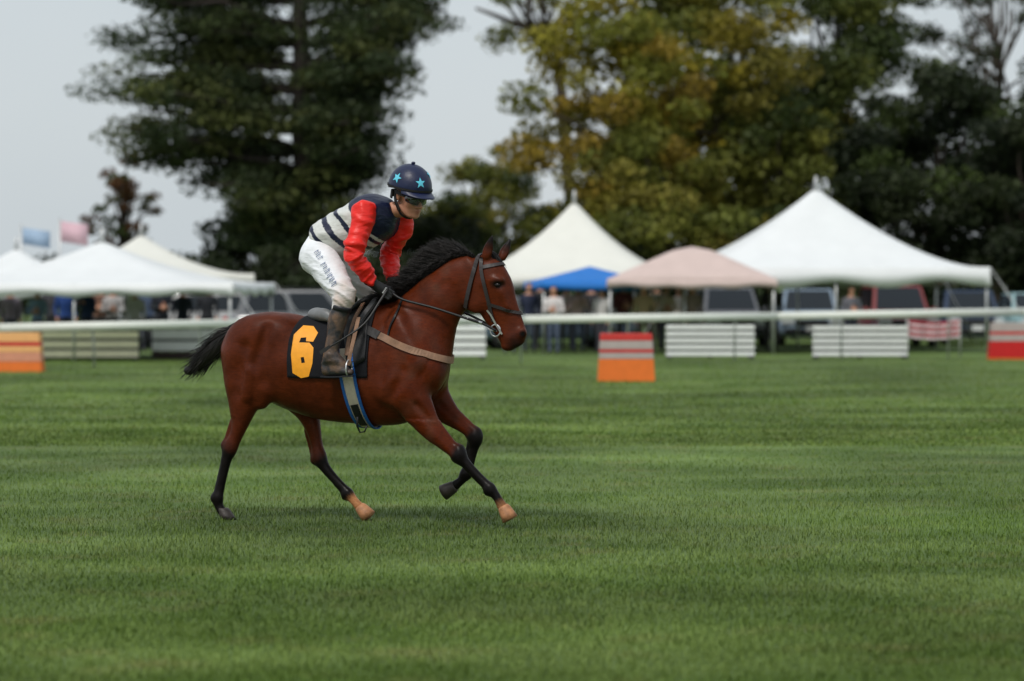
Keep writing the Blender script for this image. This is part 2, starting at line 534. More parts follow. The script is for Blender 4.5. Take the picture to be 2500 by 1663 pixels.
for s_, rows in (('nh', LEG['nh']), ('fh', LEG['fh']), ('nf', LEG['nf']), ('ff', LEG['ff'])):
    hind = s_ in ('nh', 'fh'); la = rows[-1][2]
    a, b = rows[5 if hind else 5], rows[9]                     # hock or knee, fetlock
    d = dir2(a, b); bk = np.array([-d[1], d[0]])               # backward across the leg
    if bk[0] > 0: bk = -bk
    o1, o2 = (11, 8.5)
    HF.cone(H(a[0] + d[0] * 20 + bk[0] * o1, a[1] + d[1] * 20 + bk[1] * o1, la), H(b[0] - d[0] * 6 + bk[0] * o2, b[1] - d[1] * 6 + bk[1] * o2, la), .0135, .0135, k=.010)   # tendon
    HF.ell(H(b[0] + bk[0] * 10, b[1] + bk[1] * 10 + 2, la), (.020, .024, .024), k=.03)             # sesamoid bulge
    for sg in (1, -1):
        HF.ell(H(b[0], b[1], la + sg * .019), (.024, .016, .026), k=.035)
        HF.ell(H(a[0], a[1], la + sg * .020), (.030, .018, .044), k=.045)
    if hind:
        e = rows[3]; up = dir2(a, e)
        hp = (a[0] + bk[0] * 17 + up[0] * 4, a[1] + bk[1] * 17 + up[1] * 4)
        HF.ell(H(hp[0], hp[1], la), (.024, .020, .034), k=.03)                                     # point of the hock
        HF.cone(H(hp[0], hp[1], la), H(e[0] + bk[0] * 20, e[1] + bk[1] * 12, la), .015, .020, k=.012)    # hamstring
    else:
        HF.ell(H(a[0] - bk[0] * 5, a[1] - bk[1] * 5, la), (.030, .036, .052), k=.05)               # flat front of the knee
        HF.ell(H(a[0] + bk[0] * 13, a[1] + bk[1] * 13, la), (.020, .022, .026), k=.02)
        u0, u1 = rows[1], rows[4]
        nb = np.array([-dir2(u0, u1)[1], dir2(u0, u1)[0]]); nb = nb if nb[0] < 0 else -nb
        for sg in (1, -1):
            HF.cone(H(u0[0] + nb[0] * 2 + 12, u0[1] + nb[1] * 2 + 12, la + sg * .082), H(u1[0] + nb[0] * 1, u1[1] + nb[1] * 1, la + sg * .056), .008, .006, k=.045, op='c')
for sg in (1, -1):
    dd = 0 if sg > 0 else 28
    HF.cone(H(592 + dd, 850, .285 * sg), H(574 + dd, 960, .285 * sg), .016, .018, k=.09, op='c')   # groove down the quarters
    HF.cone(H(640 + dd, 850, .315 * sg), H(640 + dd, 930, .300 * sg), .018, .020, k=.06, op='c')
    HF.cone(H(945, 800, .275 * sg), H(925, 930, .285 * sg), .016, .018, k=.05, op='c')             # behind the shoulder
    HF.cone(H(985, 905, .275 * sg), H(945, 985, .275 * sg), .012, .014, k=.06, op='c')             # below the triceps
    HF.cone(H(1085, 690, .115 * sg), H(990, 770, .205 * sg), .014, .018, k=.05, op='c')            # along the neck
for la, p in ((.165, (1006, 1008)), (-.15, (1062, 1002))):
    HF.ell(H(p[0], p[1], la), (.05, .03, .05), k=.05)
HF.cone(H(652, 955, .17), H(640, 985, .165), .06, .04, k=.06)          # stifle
HF.cone(H(728, 940, -.15), H(738, 975, -.15), .07, .05, k=.06)

for sg in (1, -1):
    dd = 0 if sg > 0 else 24
    HF.cone(H(972 + dd * .3, 780, .15 * sg), H(1022 + dd * .3, 880, .185 * sg), .030, .036, k=.10)       # ridge of the shoulder blade
    HF.cone(H(1000 + dd * .3, 780, .20 * sg), H(1052 + dd * .3, 868, .232 * sg), .014, .016, k=.07, op='c')
    HF.cone(H(905, 1005, .25 * sg), H(720, 985, .262 * sg), .014, .016, k=.05, op='c')                    # line above the belly muscle
    HF.cone(H(652 + dd, 800, .262 * sg), H(618 + dd, 900, .288 * sg), .016, .018, k=.06, op='c')          # between rump and thigh
    HF.cone(H(612 + dd, 905, .245 * sg), H(604 + dd, 970, .230 * sg), .030, .024, k=.04)
V, F4 = HF.mesh(smooth=2)
_N = vnormals(V, F4)
_rib = np.sin((V[:, 0] + .25 * (V[:, 2] - 1.1)) * 2 * np.pi / .078) * np.clip(1 - np.abs(V[:, 0] + .10) / .34, 0, 1) * np.clip(1 - np.abs(V[:, 2] - 1.02) / .24, 0, 1)
_big = (V[:, 2] > .75)
V = V + _N * (.0028 * _rib + _big * (.0065 * vnoise(V, 4.2, 61) + .0036 * vnoise(V, 9, 62)) + .0012 * vnoise(V, 26, 63))[:, None]
# coat colour: bay with black points
BAY, DARK, BLACK, TAN = (np.array(srgb(*c)[:3]) for c in ((86, 33, 10), (36, 13, 6), (17, 13, 13), (172, 118, 78)))
col = np.tile(BAY, (len(V), 1))
n1 = vnoise(V, 3.0, 1) * .6 + vnoise(V, 9.0, 2) * .4
def blend(mask, c):
    global col
    m = np.clip(mask, 0, 1)[:, None]
    col = col * (1 - m) + np.array(c) * m
blend(.35 + .35 * n1, BAY * .70)
blend(.10 + .5 * vnoise(V, 16, 71) * np.clip(1 - np.abs(V[:, 0] - .55) / .35, 0, 1), np.array(srgb(80, 54, 42)[:3]))      # dried sweat on neck and shoulder
legdist = {}
for kx, rows in LEG.items():
    D = catmull([list(H(r[0], r[1], r[2])) for r in rows], 6)
    q = ((V[:, None, ::1] - D[None, 24:, :]) ** 2).sum(2) if False else None
    best = np.full(len(V), 9.0); bi = np.zeros(len(V))
    for i in range(len(D)):
        dd = ((V - D[i]) ** 2).sum(1)
        m = dd < best; best[m] = dd[m]; bi[m] = i / 6.0
    on = (best < .09 ** 2)
    start = 3.6 if kx in ('nf', 'ff') else 4.2
    blend(on * (bi - start + .3 * n1) / 1.2, BLACK)
    if kx == 'fh': blend(on * (bi - 9.3) / .5, TAN)
    if kx == 'nf': blend(on * (bi - 10.2) / .6 * .8, TAN * .7)
mz = H(1262, 838)
blend(1.25 - np.sqrt(((V - mz) ** 2 * np.array([1, .6, 1])).sum(1)) / .085, BLACK * 1.5)
for s in (1, -1):
    ey = H(1214, 694, .1 * s)
    blend(1.6 - np.sqrt((((V - ey) / np.array([.042, .05, .026])) ** 2).sum(1)), BLACK * 1.3)
    nz = H(1276, 816, .056 * s)
    blend(1.6 - np.sqrt((((V - nz) / np.array([.024, .03, .024])) ** 2).sum(1)), BLACK * .6)
for t in (H(1203, 574, .07), H(1246, 582, -.075)):
    blend(1.5 - np.sqrt(((V - t) ** 2).sum(1)) / .10, BLACK * 1.2)
M_COAT = mat('bay_coat', (1, 1, 1), rough=.40, var=.25, scale=7, bump=.09, bscale=150, attr='Col', spec=.13,
             bstretch=((1, 1, .25), (0, R(25), 0)))
def coat_detail(m):
    n, l = m.node_tree.nodes, m.node_tree.links
    b = n['Principled BSDF']; src = b.inputs['Base Color'].links[0].from_socket
    tc = n.new('ShaderNodeTexCoord'); mp = n.new('ShaderNodeMapping'); mp.inputs['Scale'].default_value = (9, 40, 40); mp.inputs['Rotation'].default_value = (0, R(-18), 0)
    t = n.new('ShaderNodeTexNoise'); t.inputs['Scale'].default_value = 2.2; t.inputs['Detail'].default_value = 8.0; t.inputs['Roughness'].default_value = .7
    l.new(tc.outputs['Object'], mp.inputs['Vector']); l.new(mp.outputs['Vector'], t.inputs['Vector'])
    r = n.new('ShaderNodeMapRange'); r.inputs['From Min'].default_value = .3; r.inputs['From Max'].default_value = .7; r.inputs['To Min'].default_value = .72; r.inputs['To Max'].default_value = 1.28
    l.new(t.outputs['Fac'], r.inputs['Value'])
    v = n.new('ShaderNodeVectorMath'); v.operation = 'SCALE'; l.new(src, v.inputs[0]); l.new(r.outputs['Result'], v.inputs['Scale'])
    l.new(v.outputs['Vector'], b.inputs['Base Color'])
    g = n.new('ShaderNodeTexNoise'); g.inputs['Scale'].default_value = 4.5; g.inputs['Detail'].default_value = 5.0
    l.new(tc.outputs['Object'], g.inputs['Vector'])
    q = n.new('ShaderNodeMapRange'); q.inputs['From Min'].default_value = .35; q.inputs['From Max'].default_value = .65; q.inputs['To Min'].default_value = .30; q.inputs['To Max'].default_value = .52
    l.new(g.outputs['Fac'], q.inputs['Value']); l.new(q.outputs['Result'], b.inputs['Roughness'])
coat_detail(M_COAT)
horse = mesh_np('horse', V, F4, M_COAT, col=col)
horse.location = HORSE_LOC
horse.rotation_euler = (0, 0, -TH)
tag(horse, 'bay racehorse with black mane and tail galloping to the right', 'horse')

M_EYE = mat('dark_eye', (.008, .006, .006, 1), rough=.22, var=.05, spec=.3)
M_HOOF_D = mat('dark_hoof', srgb(46, 38, 34), rough=.55, var=.25, scale=25, bump=.2)
M_HOOF_T = mat('tan_hoof', srgb(168, 116, 78), rough=.6, var=.3, scale=20, bump=.2)
M_HAIR = mat('black_hair', srgb(20, 15, 14), rough=.5, var=.35, scale=20, spec=.4)
def sphere_mb(c, r, seg=14, rings=8):
    mb = MB(); vs = []; fs = []
    for i in range(rings + 1):
        a = math.pi * i / rings
        for j in range(seg):
            b = 2 * math.pi * j / seg
            vs.append((c[0] + r[0] * math.sin(a) * math.cos(b), c[1] + r[1] * math.sin(a) * math.sin(b), c[2] + r[2] * math.cos(a)))
    for i in range(rings):
        for j in range(seg):
            fs.append((i * seg + j, i * seg + (j + 1) % seg, (i + 1) * seg + (j + 1) % seg, (i + 1) * seg + j))
    return mb.add(vs, fs)
for s in (1, -1):
    sphere_mb(H(1214, 696, .084 * s), (.022, .013, .015)).build('eye', M_EYE, horse, True)

# hooves: a slanted cone frustum with a lower heel
def hoof(c, d, m, flat=False):
    """c: coronet centre, d: direction from the coronet to the toe side of the sole."""
    c = Vector(c); d = Vector(d).normalized(); side = Vector((0, 1, 0))
    L = .10
    if flat:
        L = c.z / max(.2, -d.z)
    fwd = side.cross(d).normalized() * -1
    if fwd.x < 0: fwd = -fwd
    if d.x < -.5: fwd = d.cross(side).normalized() * (1 if d.cross(side).z < 0 else -1)
    vs = []; fs = []; n = 18
    for i, (t, ra, rb) in enumerate(((-.05, .040, .038), (.12, .048, .044), (.6, .057, .051), (1.0, .063, .056))):
        for j in range(n):
            a = 2 * math.pi * j / n
            ca, sa = math.cos(a), math.sin(a)
            f = Vector((1, 0, 0)) if flat else fwd
            p = c + d * (L * t) + f * (ra * ca * (1.0 if ca > 0 else .85)) + side * (rb * sa)
            if flat: p.z = c.z * (1 - t) + .003
            vs.append(p)
    for i in range(3):
        for j in range(n):
            fs.append((i * n + j, i * n + (j + 1) % n, (i + 1) * n + (j + 1) % n, (i + 1) * n + j))
    fs.append(tuple(range(3 * n, 4 * n))); fs.append(tuple(reversed(range(n))))
    return MB().add(vs, fs).build('hoof', m, horse, True)
hoof(H(1228, 1238, .16), (.50, 0, -.86), M_HOOF_T)
hoof(H(545, 1250, .155, z=.078), (.45, 0, -.9), M_HOOF_D, True)
hoof(H(878, 1238, -.145), (.70, 0, -.71), M_HOOF_T)
hoof(H(1110, 1186, -.15), (-.88, 0, -.47), M_HOOF_D)

# hair: many tapered strands
def strands(name, roots, tips, bend, r0, n, parent, jit=.02, seg=6, seed=3):
    """roots/tips: lists of dense points; strands run from a root to the matching tip with sag/lift."""
    rg = np.random.default_rng(seed)
    Vs = []; Fs = []
    k = 0
    for i in range(n):
        u = rg.random()
        a = np.array([np.interp(u, np.linspace(0, 1, len(roots)), np.array(roots)[:, j]) for j in range(3)])
        b = np.array([np.interp(u, np.linspace(0, 1, len(tips)), np.array(tips)[:, j]) for j in range(3)])
        a = a + rg.normal(0, jit * .35, 3); b = a + (b - a) * (0.65 + .5 * rg.random()) + rg.normal(0, jit, 3)
        m = (a + b) / 2 + np.array(bend) * (0.6 + .8 * rg.random()) + rg.normal(0, jit * .6, 3)
        ts = np.linspace(0, 1, seg)
        P = ((1 - ts) ** 2)[:, None] * a + (2 * ts * (1 - ts))[:, None] * m + (ts ** 2)[:, None] * b
        P += (np.sin(ts * 9 + rg.random() * 6)[:, None] * rg.normal(0, jit * .10, 3)) * ts[:, None]
        w = r0 * (1 - .85 * ts) * (0.7 + .6 * rg.random())
        ph = rg.random() * 6.28
        d1 = np.array([math.cos(ph), 0.6 * math.sin(ph), math.sin(ph)])
        t = b - a; d1 = d1 - t * (d1 @ t) / (t @ t + 1e-9); d1 /= np.linalg.norm(d1) + 1e-9
        d2 = np.cross(t / (np.linalg.norm(t) + 1e-9), d1)
        for q in range(seg):
            for e in range(3):
                an = 2.094 * e
                Vs.append(P[q] + (d1 * math.cos(an) + d2 * math.sin(an)) * w[q])
        for q in range(seg - 1):
            for e in range(3):
                Fs.append((k + q * 3 + e, k + q * 3 + (e + 1) % 3, k + (q + 1) * 3 + (e + 1) % 3, k + (q + 1) * 3 + e))
        k += seg * 3
    return mesh_np(name, np.array(Vs), np.array(Fs), M_HAIR, parent)

crest = [H(945, 742), H(975, 716), H(1003, 697), H(1047, 668), H(1085, 646), H(1112, 632), H(1140, 619), H(1162, 612)]
mtips = [H(890, 738, .06), H(920, 712, .05), H(946, 692, .05), H(984, 662, .04), H(1014, 632, .03), H(1038, 608, .02), H(1070, 590, .01), H(1112, 594, .0)]
crest = [HF.march((c[0], 0, c[2] - .09), (0, 0, 1), L=.4) - np.array([0, 0, .012]) for c in crest]
strands('mane', crest, mtips, (-.020, -.012, .016), .0036, 3600, horse, jit=.014, seg=6, seed=5)
M2 = [H(915, 738, .11), H(945, 718, .09), H(972, 700, .075), H(1016, 672, .06), H(1056, 646, .05), H(1083, 630, .04), H(1112, 618, .04), H(1146, 614, .03)]
strands('mane', crest, M2, (-.02, -.02, .022), .0036, 1400, horse, jit=.014, seg=5, seed=6)
FT = [H(1208, 650, .02), H(1222, 655, .0), H(1228, 652, -.03)]
strands('forelock', [H(1190, 616, .02), H(1198, 616, 0), H(1206, 618, -.02)], FT, (.02, -.01, .02), .005, 160, horse, jit=.012, seg=5, seed=8)
# tail: streaming back, tied up with a knot near its end
t0, t1, t2, t3 = H(572, 808), H(525, 842), H(488, 880), H(462, 905)
TF = Field(np.min([t0, t3], 0) - .16, np.max([t0, t3], 0) + .16, .009)
TF.loft([list(H(580, 806)) + [.04, .035], list(H(556, 822)) + [.055, .04], list(H(530, 842)) + [.068, .045], list(H(505, 864)) + [.068, .045],
         list(H(486, 884)) + [.05, .038], list(H(472, 897)) + [.028, .028], list(H(459, 904)) + [.024, .024]], k=.02, n=6)
TF.ell(H(461, 905), (.038, .034, .034), k=.015)
tv, tf = TF.mesh(1)
tail = mesh_np('tail', tv, tf, M_HAIR, horse)
strands('tail_hair', [H(578, 800), H(572, 808), H(566, 818)], [H(505, 838, .03), H(478, 884, .0), H(505, 895, -.03)], (0, 0, .03), .006, 500, tail,
        jit=.03, seg=6, seed=9)
strands('tail_hair', [H(520, 840), H(505, 862), H(508, 878)], [H(478, 868, .03), H(452, 912, 0), H(482, 915, -.03)], (0, 0, .0), .005, 260, tail,
        jit=.028, seg=5, seed=10)

# ------------------------------------------------------------------ helpers: tack that lies on the coat
def onskin(px, py, off=.006, near=True):
    """a point on the near (or far) flank seen at that photo position."""
    s = 1 if near else -1
    lat = .2 * s
    for _ in range(4):
        p = H(px, py, lat)
        q = HF.march((p[0], -s * .45, p[2]), (0, s, 0), L=.9, outside=True)
        if q is None: q = np.array([p[0], 0, p[2]])
        lat = -q[1]
    p = H(px, py, lat)
    g = HF.grad(p)
    return p + g * off, g

def ribbon(mb, pts, nrm, w, th=.004, closed=False):
    """a flat strap along pts; nrm: outward normals; w: width (or list)."""
    pts = [np.array(p, float) for p in pts]; n = len(pts)
    ws = w if isinstance(w, (list, tuple, np.ndarray)) else [w] * n
    vs = []; fs = []
    for i in range(n):
        a = pts[(i - 1) % n] if closed or i > 0 else pts[i]
        b = pts[(i + 1) % n] if closed or i < n - 1 else pts[i]
        t = b - a; t /= np.linalg.norm(t) + 1e-9
        g = np.array(nrm[i]); g = g - t * (g @ t); g /= np.linalg.norm(g) + 1e-9
        s = np.cross(t, g)
        for e, o in ((-.5, 0), (.5, 0), (.5, th), (-.5, th)):
            vs.append(pts[i] + s * ws[i] * e + g * o)
    for i in range(n if closed else n - 1):
        j = (i + 1) % n
        for e in range(4):
            fs.append((i * 4 + e, i * 4 + (e + 1) % 4, j * 4 + (e + 1) % 4, j * 4 + e))
    if not closed:
        fs.append((0, 1, 2, 3)); fs.append(tuple(4 * (n - 1) + q for q in (3, 2, 1, 0)))
    return mb.add(vs, fs)

def ring(c, a1, a2, n=48, ang=None, off=.004):
    """outline of the body in the plane through c spanned by a1,a2 -> points, normals."""
    c = np.array(c, float); a1 = np.array(a1, float); a2 = np.array(a2, float)
    a1 /= np.linalg.norm(a1); a2 = a2 - a1 * (a1 @ a2); a2 /= np.linalg.norm(a2)
    P = []; N = []
    for t in (np.linspace(0, 2 * np.pi, n, endpoint=False) if ang is None else np.linspace(ang[0], ang[1], n)):
        d = a1 * math.cos(t) + a2 * math.sin(t)
        q = HF.march(c, d, L=1.0)
        if q is None: continue
        g = HF.grad(q)
        P.append(q + g * off); N.append(g)
    return P, N

def at_horse(o):
    o.location = HORSE_LOC; o.rotation_euler = (0, 0, -TH); return o

# ------------------------------------------------------------------ saddle cloth, saddle, girth, breastplate, bridle
M_BLK = mat('black_cloth', srgb(21, 22, 27), rough=.85, var=.2, scale=30, bump=.15, bscale=160, spec=.25)
M_LEA = mat('black_leather', srgb(24, 24, 26), rough=.48, var=.25, scale=20, bump=.1, spec=.4)
M_GREY = mat('grey_leather', srgb(112, 114, 116), rough=.45, var=.15, scale=18, bump=.1)
M_GREYD = mat('dull_grey_strap', srgb(74, 74, 76), rough=.6, var=.25, scale=22, bump=.1)
M_TAN = mat('tan_strap', srgb(142, 108, 86), rough=.65, var=.2, scale=22, bump=.15)
M_CREAM = mat('cream_web', srgb(196, 184, 164), rough=.75, var=.1, scale=25, bump=.15, bscale=200)
M_BLUE = mat('blue_web', srgb(20, 88, 160), rough=.65, var=.15, scale=25)
M_STEEL = mat('steel', srgb(205, 206, 208), rough=.35, var=.08, metal=.7)
M_YEL = mat('yellow_number', srgb(243, 160, 22), rough=.6, var=.07, scale=30)

# saddle cloth: a sheet that follows the back, both flanks
def drape(name, mtl, rows, cols, fn, parent, th=.008):
    P = []; N = []
    for i in range(rows + 1):
        for j in range(cols + 1):
            p, g = fn(i / rows, j / cols); P.append(p); N.append(g)
    n = len(P)
    Vv = P + [P[i] + N[i] * th for i in range(n)]
    Ff = []
    w = cols + 1
    for i in range(rows):
        for j in range(cols):
            q = (i * w + j, i * w + j + 1, (i + 1) * w + j + 1, (i + 1) * w + j)
            Ff.append(tuple(reversed(q))); Ff.append(tuple(k + n for k in q))
    edge = [j for j in range(w)] + [i * w + cols for i in range(1, rows + 1)] + [rows * w + j for j in range(cols - 1, -1, -1)] + [i * w for i in range(rows - 1, 0, -1)]
    for a, b in zip(edge, edge[1:] + edge[:1]): Ff.append((a, b, b + n, a + n))
    return MB().add(Vv, Ff).build(name, mtl, parent, True)

def quad_uv(c00, c10, c11, c01):
    """photo quad: u along the top edge, v downwards."""
    def f(u, v):
        a = np.array(c00) * (1 - u) + np.array(c10) * u
        b = np.array(c01) * (1 - u) + np.array(c11) * u
        return a * (1 - v) + b * v
    return f

def onback(x, a, off):
    """point on the body ring at lengthwise x, angle a from straight up (towards the near side positive)."""
    c0 = np.array([x, 0, 1.12])
    q = HF.march(c0, (0, -math.sin(a), math.cos(a)), L=.8)
    g = HF.grad(q)
    return q + g * off, g

xa, xb = H(700, 850, .28)[0], H(893, 850, .28)[0]
def cloth_fn(off):
    def f(u, v):
        a = -1.86 + 3.72 * v
        sl = .055 * (1 - min(1, abs(a) / .9))
        x = xa + sl + (xb - xa - sl) * u
        return onback(x, a, off)
    return f
cloth = at_horse(drape('saddle_cloth', M_BLK, 40, 56, lambda u, v: cloth_fn(.005)(u, v), None, th=.008))
tag(cloth, 'black saddle cloth with a yellow number 6 on the bay horse', 'saddle cloth')
# the number, lying on the cloth: outline of the painted 6 in photo pixels, in convex pieces
def on_cloth(px, py, off):
    p, g = onskin(px, py, 0.0)
    return p + g * off, g
def z4(x, y): return (690 + x / 7.127, 740 + y / 7.127)
SIX_O = [(365, 415), (545, 430), (628, 540), (545, 690), (420, 680), (425, 615), (330, 622), (300, 700), (480, 705), (552, 790), (535, 1050), (470, 1275),
         (340, 1300), (195, 1215), (160, 900), (200, 560)]
SIX_H = [(330, 950), (385, 945), (405, 1040), (345, 1050)]
from mathutils.geometry import delaunay_2d_cdt
def inside(p, poly):
    r = False; j = len(poly) - 1
    for i in range(len(poly)):
        if (poly[i][1] > p[1]) != (poly[j][1] > p[1]):
            if p[0] < (poly[j][0] - poly[i][0]) * (p[1] - poly[i][1]) / (poly[j][1] - poly[i][1]) + poly[i][0]: r = not r
        j = i
    return r
def dense(poly, st=30):
    out = []
    for a, b in zip(poly, poly[1:] + poly[:1]):
        n = max(1, int(math.hypot(b[0] - a[0], b[1] - a[1]) / st))
        out += [(a[0] + (b[0] - a[0]) * k / n, a[1] + (b[1] - a[1]) * k / n) for k in range(n)]
    return out
do, dh = dense(SIX_O), dense(SIX_H, 25)
pts2 = do + dh
cons = [(i, (i + 1) % len(do)) for i in range(len(do))] + [(len(do) + i, len(do) + (i + 1) % len(dh)) for i in range(len(dh))]
gridp = [(x, y) for x in range(170, 620, 45) for y in range(430, 1300, 45) if inside((x, y), SIX_O) and not inside((x, y), SIX_H)]
ov, oe, of, *_ = delaunay_2d_cdt([Vector(p) for p in pts2 + gridp], cons, [], 0, 1e-4)
F6 = []
for f in of:
    cx = sum(ov[i][0] for i in f) / len(f); cy = sum(ov[i][1] for i in f) / len(f)
    if inside((cx, cy), SIX_O) and not inside((cx, cy), SIX_H): F6.append(tuple(f))
V6 = [on_cloth(*z4(p[0], p[1]), .0165)[0] for p in ov]
six = MB().add(V6, F6).build('number', M_YEL, cloth, True)

# saddle: seat, cantle pad, flaps, knee rolls, girth, stirrups
saddle = at_horse(empty('saddle', (0, 0, 0)))
tag(saddle, 'small black and grey racing saddle with cream girth on the bay horse', 'saddle')
SF = Field(H(745, 700, 0) - np.array([.1, .3, .3]), H(955, 700, 0) + np.array([.12, .3, .2]), .011)
def backz(px):
    x = H(px, 770, 0)[0]
    return HF.march((x, 0, 1.1), (0, 0, 1), L=.7)
seat_pts = [(785, .035), (815, .022), (850, .022), (885, .035), (912, .055), (930, .05)]
SF.loft([list(backz(p) + np.array([0, 0, z])) + [.03, w] for (p, z), w in zip(seat_pts, (.09, .10, .085, .075, .06, .045))], k=.02, n=5)
sv, sf = SF.mesh(1)
mesh_np('seat', sv, sf, M_LEA, saddle)
CF = Field(H(740, 770, 0) - np.array([.05, .25, .15]), H(830, 770, 0) + np.array([.05, .25, .2]), .009)
for s in (1, -1):
    CF.loft([list(H(762, 771, .02 * s)) + [.022, .03], list(H(776, 768, .08 * s)) + [.045, .05], list(H(797, 770, .14 * s)) + [.045, .04], list(H(812, 780, .17 * s)) + [.025, .02]], k=.02, n=5)
CF.ell(H(775, 766, 0), (.06, .09, .045), k=.03)
cv, cf = CF.mesh(1)
mesh_np('cantle_pad', cv, cf, M_GREY, saddle)
for s in (1, -1):
    f = quad_uv((838, 772), (905, 752), (893, 880), (850, 905))
    drape('flap', M_LEA, 14, 10, lambda u, v: (lambda r: (r[0], r[1]))(onskin(*f(u, v), off=.02, near=(s > 0))) if s > 0 else
          (lambda r: (r[0] * np.array([1, -1, 1]), r[1] * np.array([1, -1, 1])))(onskin(*f(u, v), off=.02)), saddle, th=.006)
def strap_px(name, pts, w, m, parent, off=.02, th=.005, n=8, mirror=False):
    D = catmull([list(p) for p in pts], n)
    P = []; N = []
    for p in D:
        q, g = onskin(p[0], p[1], off=off)
        if mirror: q = q * np.array([1, -1, 1]); g = g * np.array([1, -1, 1])
        P.append(q); N.append(g)
    return ribbon(MB(), P, N, w, th).build(name, m, parent, False)
for mi in (False, True):
    strap_px('knee_roll', [(934, 734), (912, 762), (886, 796), (866, 826)], .040, M_GREYD, saddle, off=.045, th=.02, mirror=mi)
    strap_px('flap_edge', [(893, 752), (872, 788), (858, 830), (850, 870)], .026, M_TAN, saddle, off=.038, th=.01, mirror=mi)
# girth: cream web with blue edges round the barrel
gc, g2 = H(848, 880, .24), H(874, 1020, .20)
gdir = g2 - gc; gdir[1] = 0; gdir /= np.linalg.norm(gdir)
gm = (gc + g2) / 2; gm[1] = 0; gm = gm + gdir * -.05
ga = np.array([0, 1.0, 0])
fwdv = np.cross(ga, gdir)
P, N = ring(gm, gdir, ga, n=72, ang=(-2.35, 2.35), off=.014)
ribbon(MB(), P, N, .080, .006).build('girth', M_CREAM, saddle, False)
for e in (-1, 1):
    P2, N2 = ring(gm + fwdv * .049 * e, gdir, ga, n=72, ang=(-2.35, 2.35), off=.016)
    ribbon(MB(), P2, N2, .020, .010).build('girth_edge', M_BLUE, saddle, False)
P3, N3 = ring(gm, gdir, ga, n=14, ang=(-.95, -.30), off=.022)
ribbon(MB(), P3, N3, .055, .006).build('girth_buckle_pad', M_LEA, saddle, False)
lo, g = onskin(878, 1030, .03)
MB().tube([H(873, 1018, .22), H(872, 1040, .20), H(879, 1056, .17), H(890, 1054, .16), H(896, 1040, .17)], [.009, .008, .006, .006, .007], 6).build('loose_strap', M_LEA, saddle, True)
# stirrup leather and iron (both sides)
for s in (1, -1):
    sp = [H(876, 775, .30), H(866, 820, .335), H(856, 862, .355), H(851, 892, .36)]
    sp = [np.array([p[0], p[1] * s, p[2]]) for p in sp]
    ribbon(MB(), catmull(sp, 5), [np.array([-.15, -s, .1])] * 16, .030, .005).build('stirrup_leather', M_TAN, saddle, False)
    a = H(852, 917, .36); a[1] *= s
    pts = []
    for t in np.linspace(0, 2 * math.pi, 21)[:-1]:
        pts.append(a + np.array([.0, .055 * math.cos(t) , .05 + .06 * math.sin(t) if math.sin(t) > -.75 else .005]))
    pts.append(pts[0])
    st = MB().tube(pts, .006, 6).build('stirrup', M_STEEL, saddle, True)

# breastplate: broad tan band round the breast, thin neck strap
bp = at_horse(empty('breastplate', (0, 0, 0)))
tag(bp, 'tan webbing breastplate across the bay horse\'s chest', 'breastplate')
b0, b1 = H(915, 818, .25), H(1085, 880, .12)
bd = b1 - b0; bd[1] = 0; bd /= np.linalg.norm(bd)
bc = (b0 + b1) / 2; bc[1] = 0; bc = bc + bd * .0
PP = []; NN = []
P, N = ring(bc, bd, (0, -1, 0), n=60, ang=(-2.5, 2.5), off=.009)
ribbon(MB(), P, N, .050, .006).build('breast_band', M_TAN, bp, False)
for mi in (False, True):
    strap_px('neck_strap', [(985, 728), (974, 756), (956, 796), (945, 836)], .015, M_LEA, bp, off=.008, th=.006, mirror=mi)

for mi in (False, True):
    strap_px('side_strap', [(872, 796), (890, 804), (908, 812), (926, 821)], .062, M_LEA, bp, off=.014, th=.006, mirror=mi)

# bridle
bridle = at_horse(empty('bridle', (0, 0, 0)))
tag(bridle, 'dark leather bridle with steel bit rings and black reins on the bay horse', 'bridle')
M_BRI = mat('bridle_leather', srgb(38, 31, 31), rough=.5, var=.2, scale=20)
def head_ring(name, pa, pb, w, m, ang=None, off=.006, th=.006):
    a, b = H(*pa), H(*pb)
    c = (a + b) / 2 if ang is None else a
    d = b - a
    P, N = ring(c, d, (0, 1, 0), n=40, ang=ang, off=off)
    return ribbon(MB(), P, N, w, th, closed=(ang is None)).build(name, m, bridle, False)
head_ring('noseband', (1196, 740, 0), (1284, 770, 0), .022, M_BRI, ang=(-1.45, 1.45))
head_ring('throat_lash', (1178, 618, 0), (1150, 735, 0), .030, M_BRI)
head_ring('browband', (1184, 654, 0), (1236, 644, 0), .026, M_BRI, ang=(-1.55, 1.55))
for mi in (False, True):
    strap_px('cheekpiece', [(1176, 628), (1176, 660), (1184, 700), (1195, 745), (1206, 785)], .026, M_BRI, bridle, off=.008, th=.005, mirror=mi)
    s = -1 if mi else 1
    for (px, py, rr) in ((1212, 806, .038),):
        q, g = onskin(px, py, .012)
        pts = [q + np.array([rr * math.cos(t), -.002, rr * 1.1 * math.sin(t)]) for t in np.linspace(0, 2 * math.pi, 17)]
        pts = [np.array([p[0], p[1] * s, p[2]]) for p in pts]
        MB().tube(pts, .0055, 6).build('bit_ring', M_STEEL, bridle, True)
    strap_px('bit_cheek', [(1190, 756), (1200, 768), (1212, 790), (1228, 816)], .012, M_STEEL, bridle, off=.010, th=.006, mirror=mi)
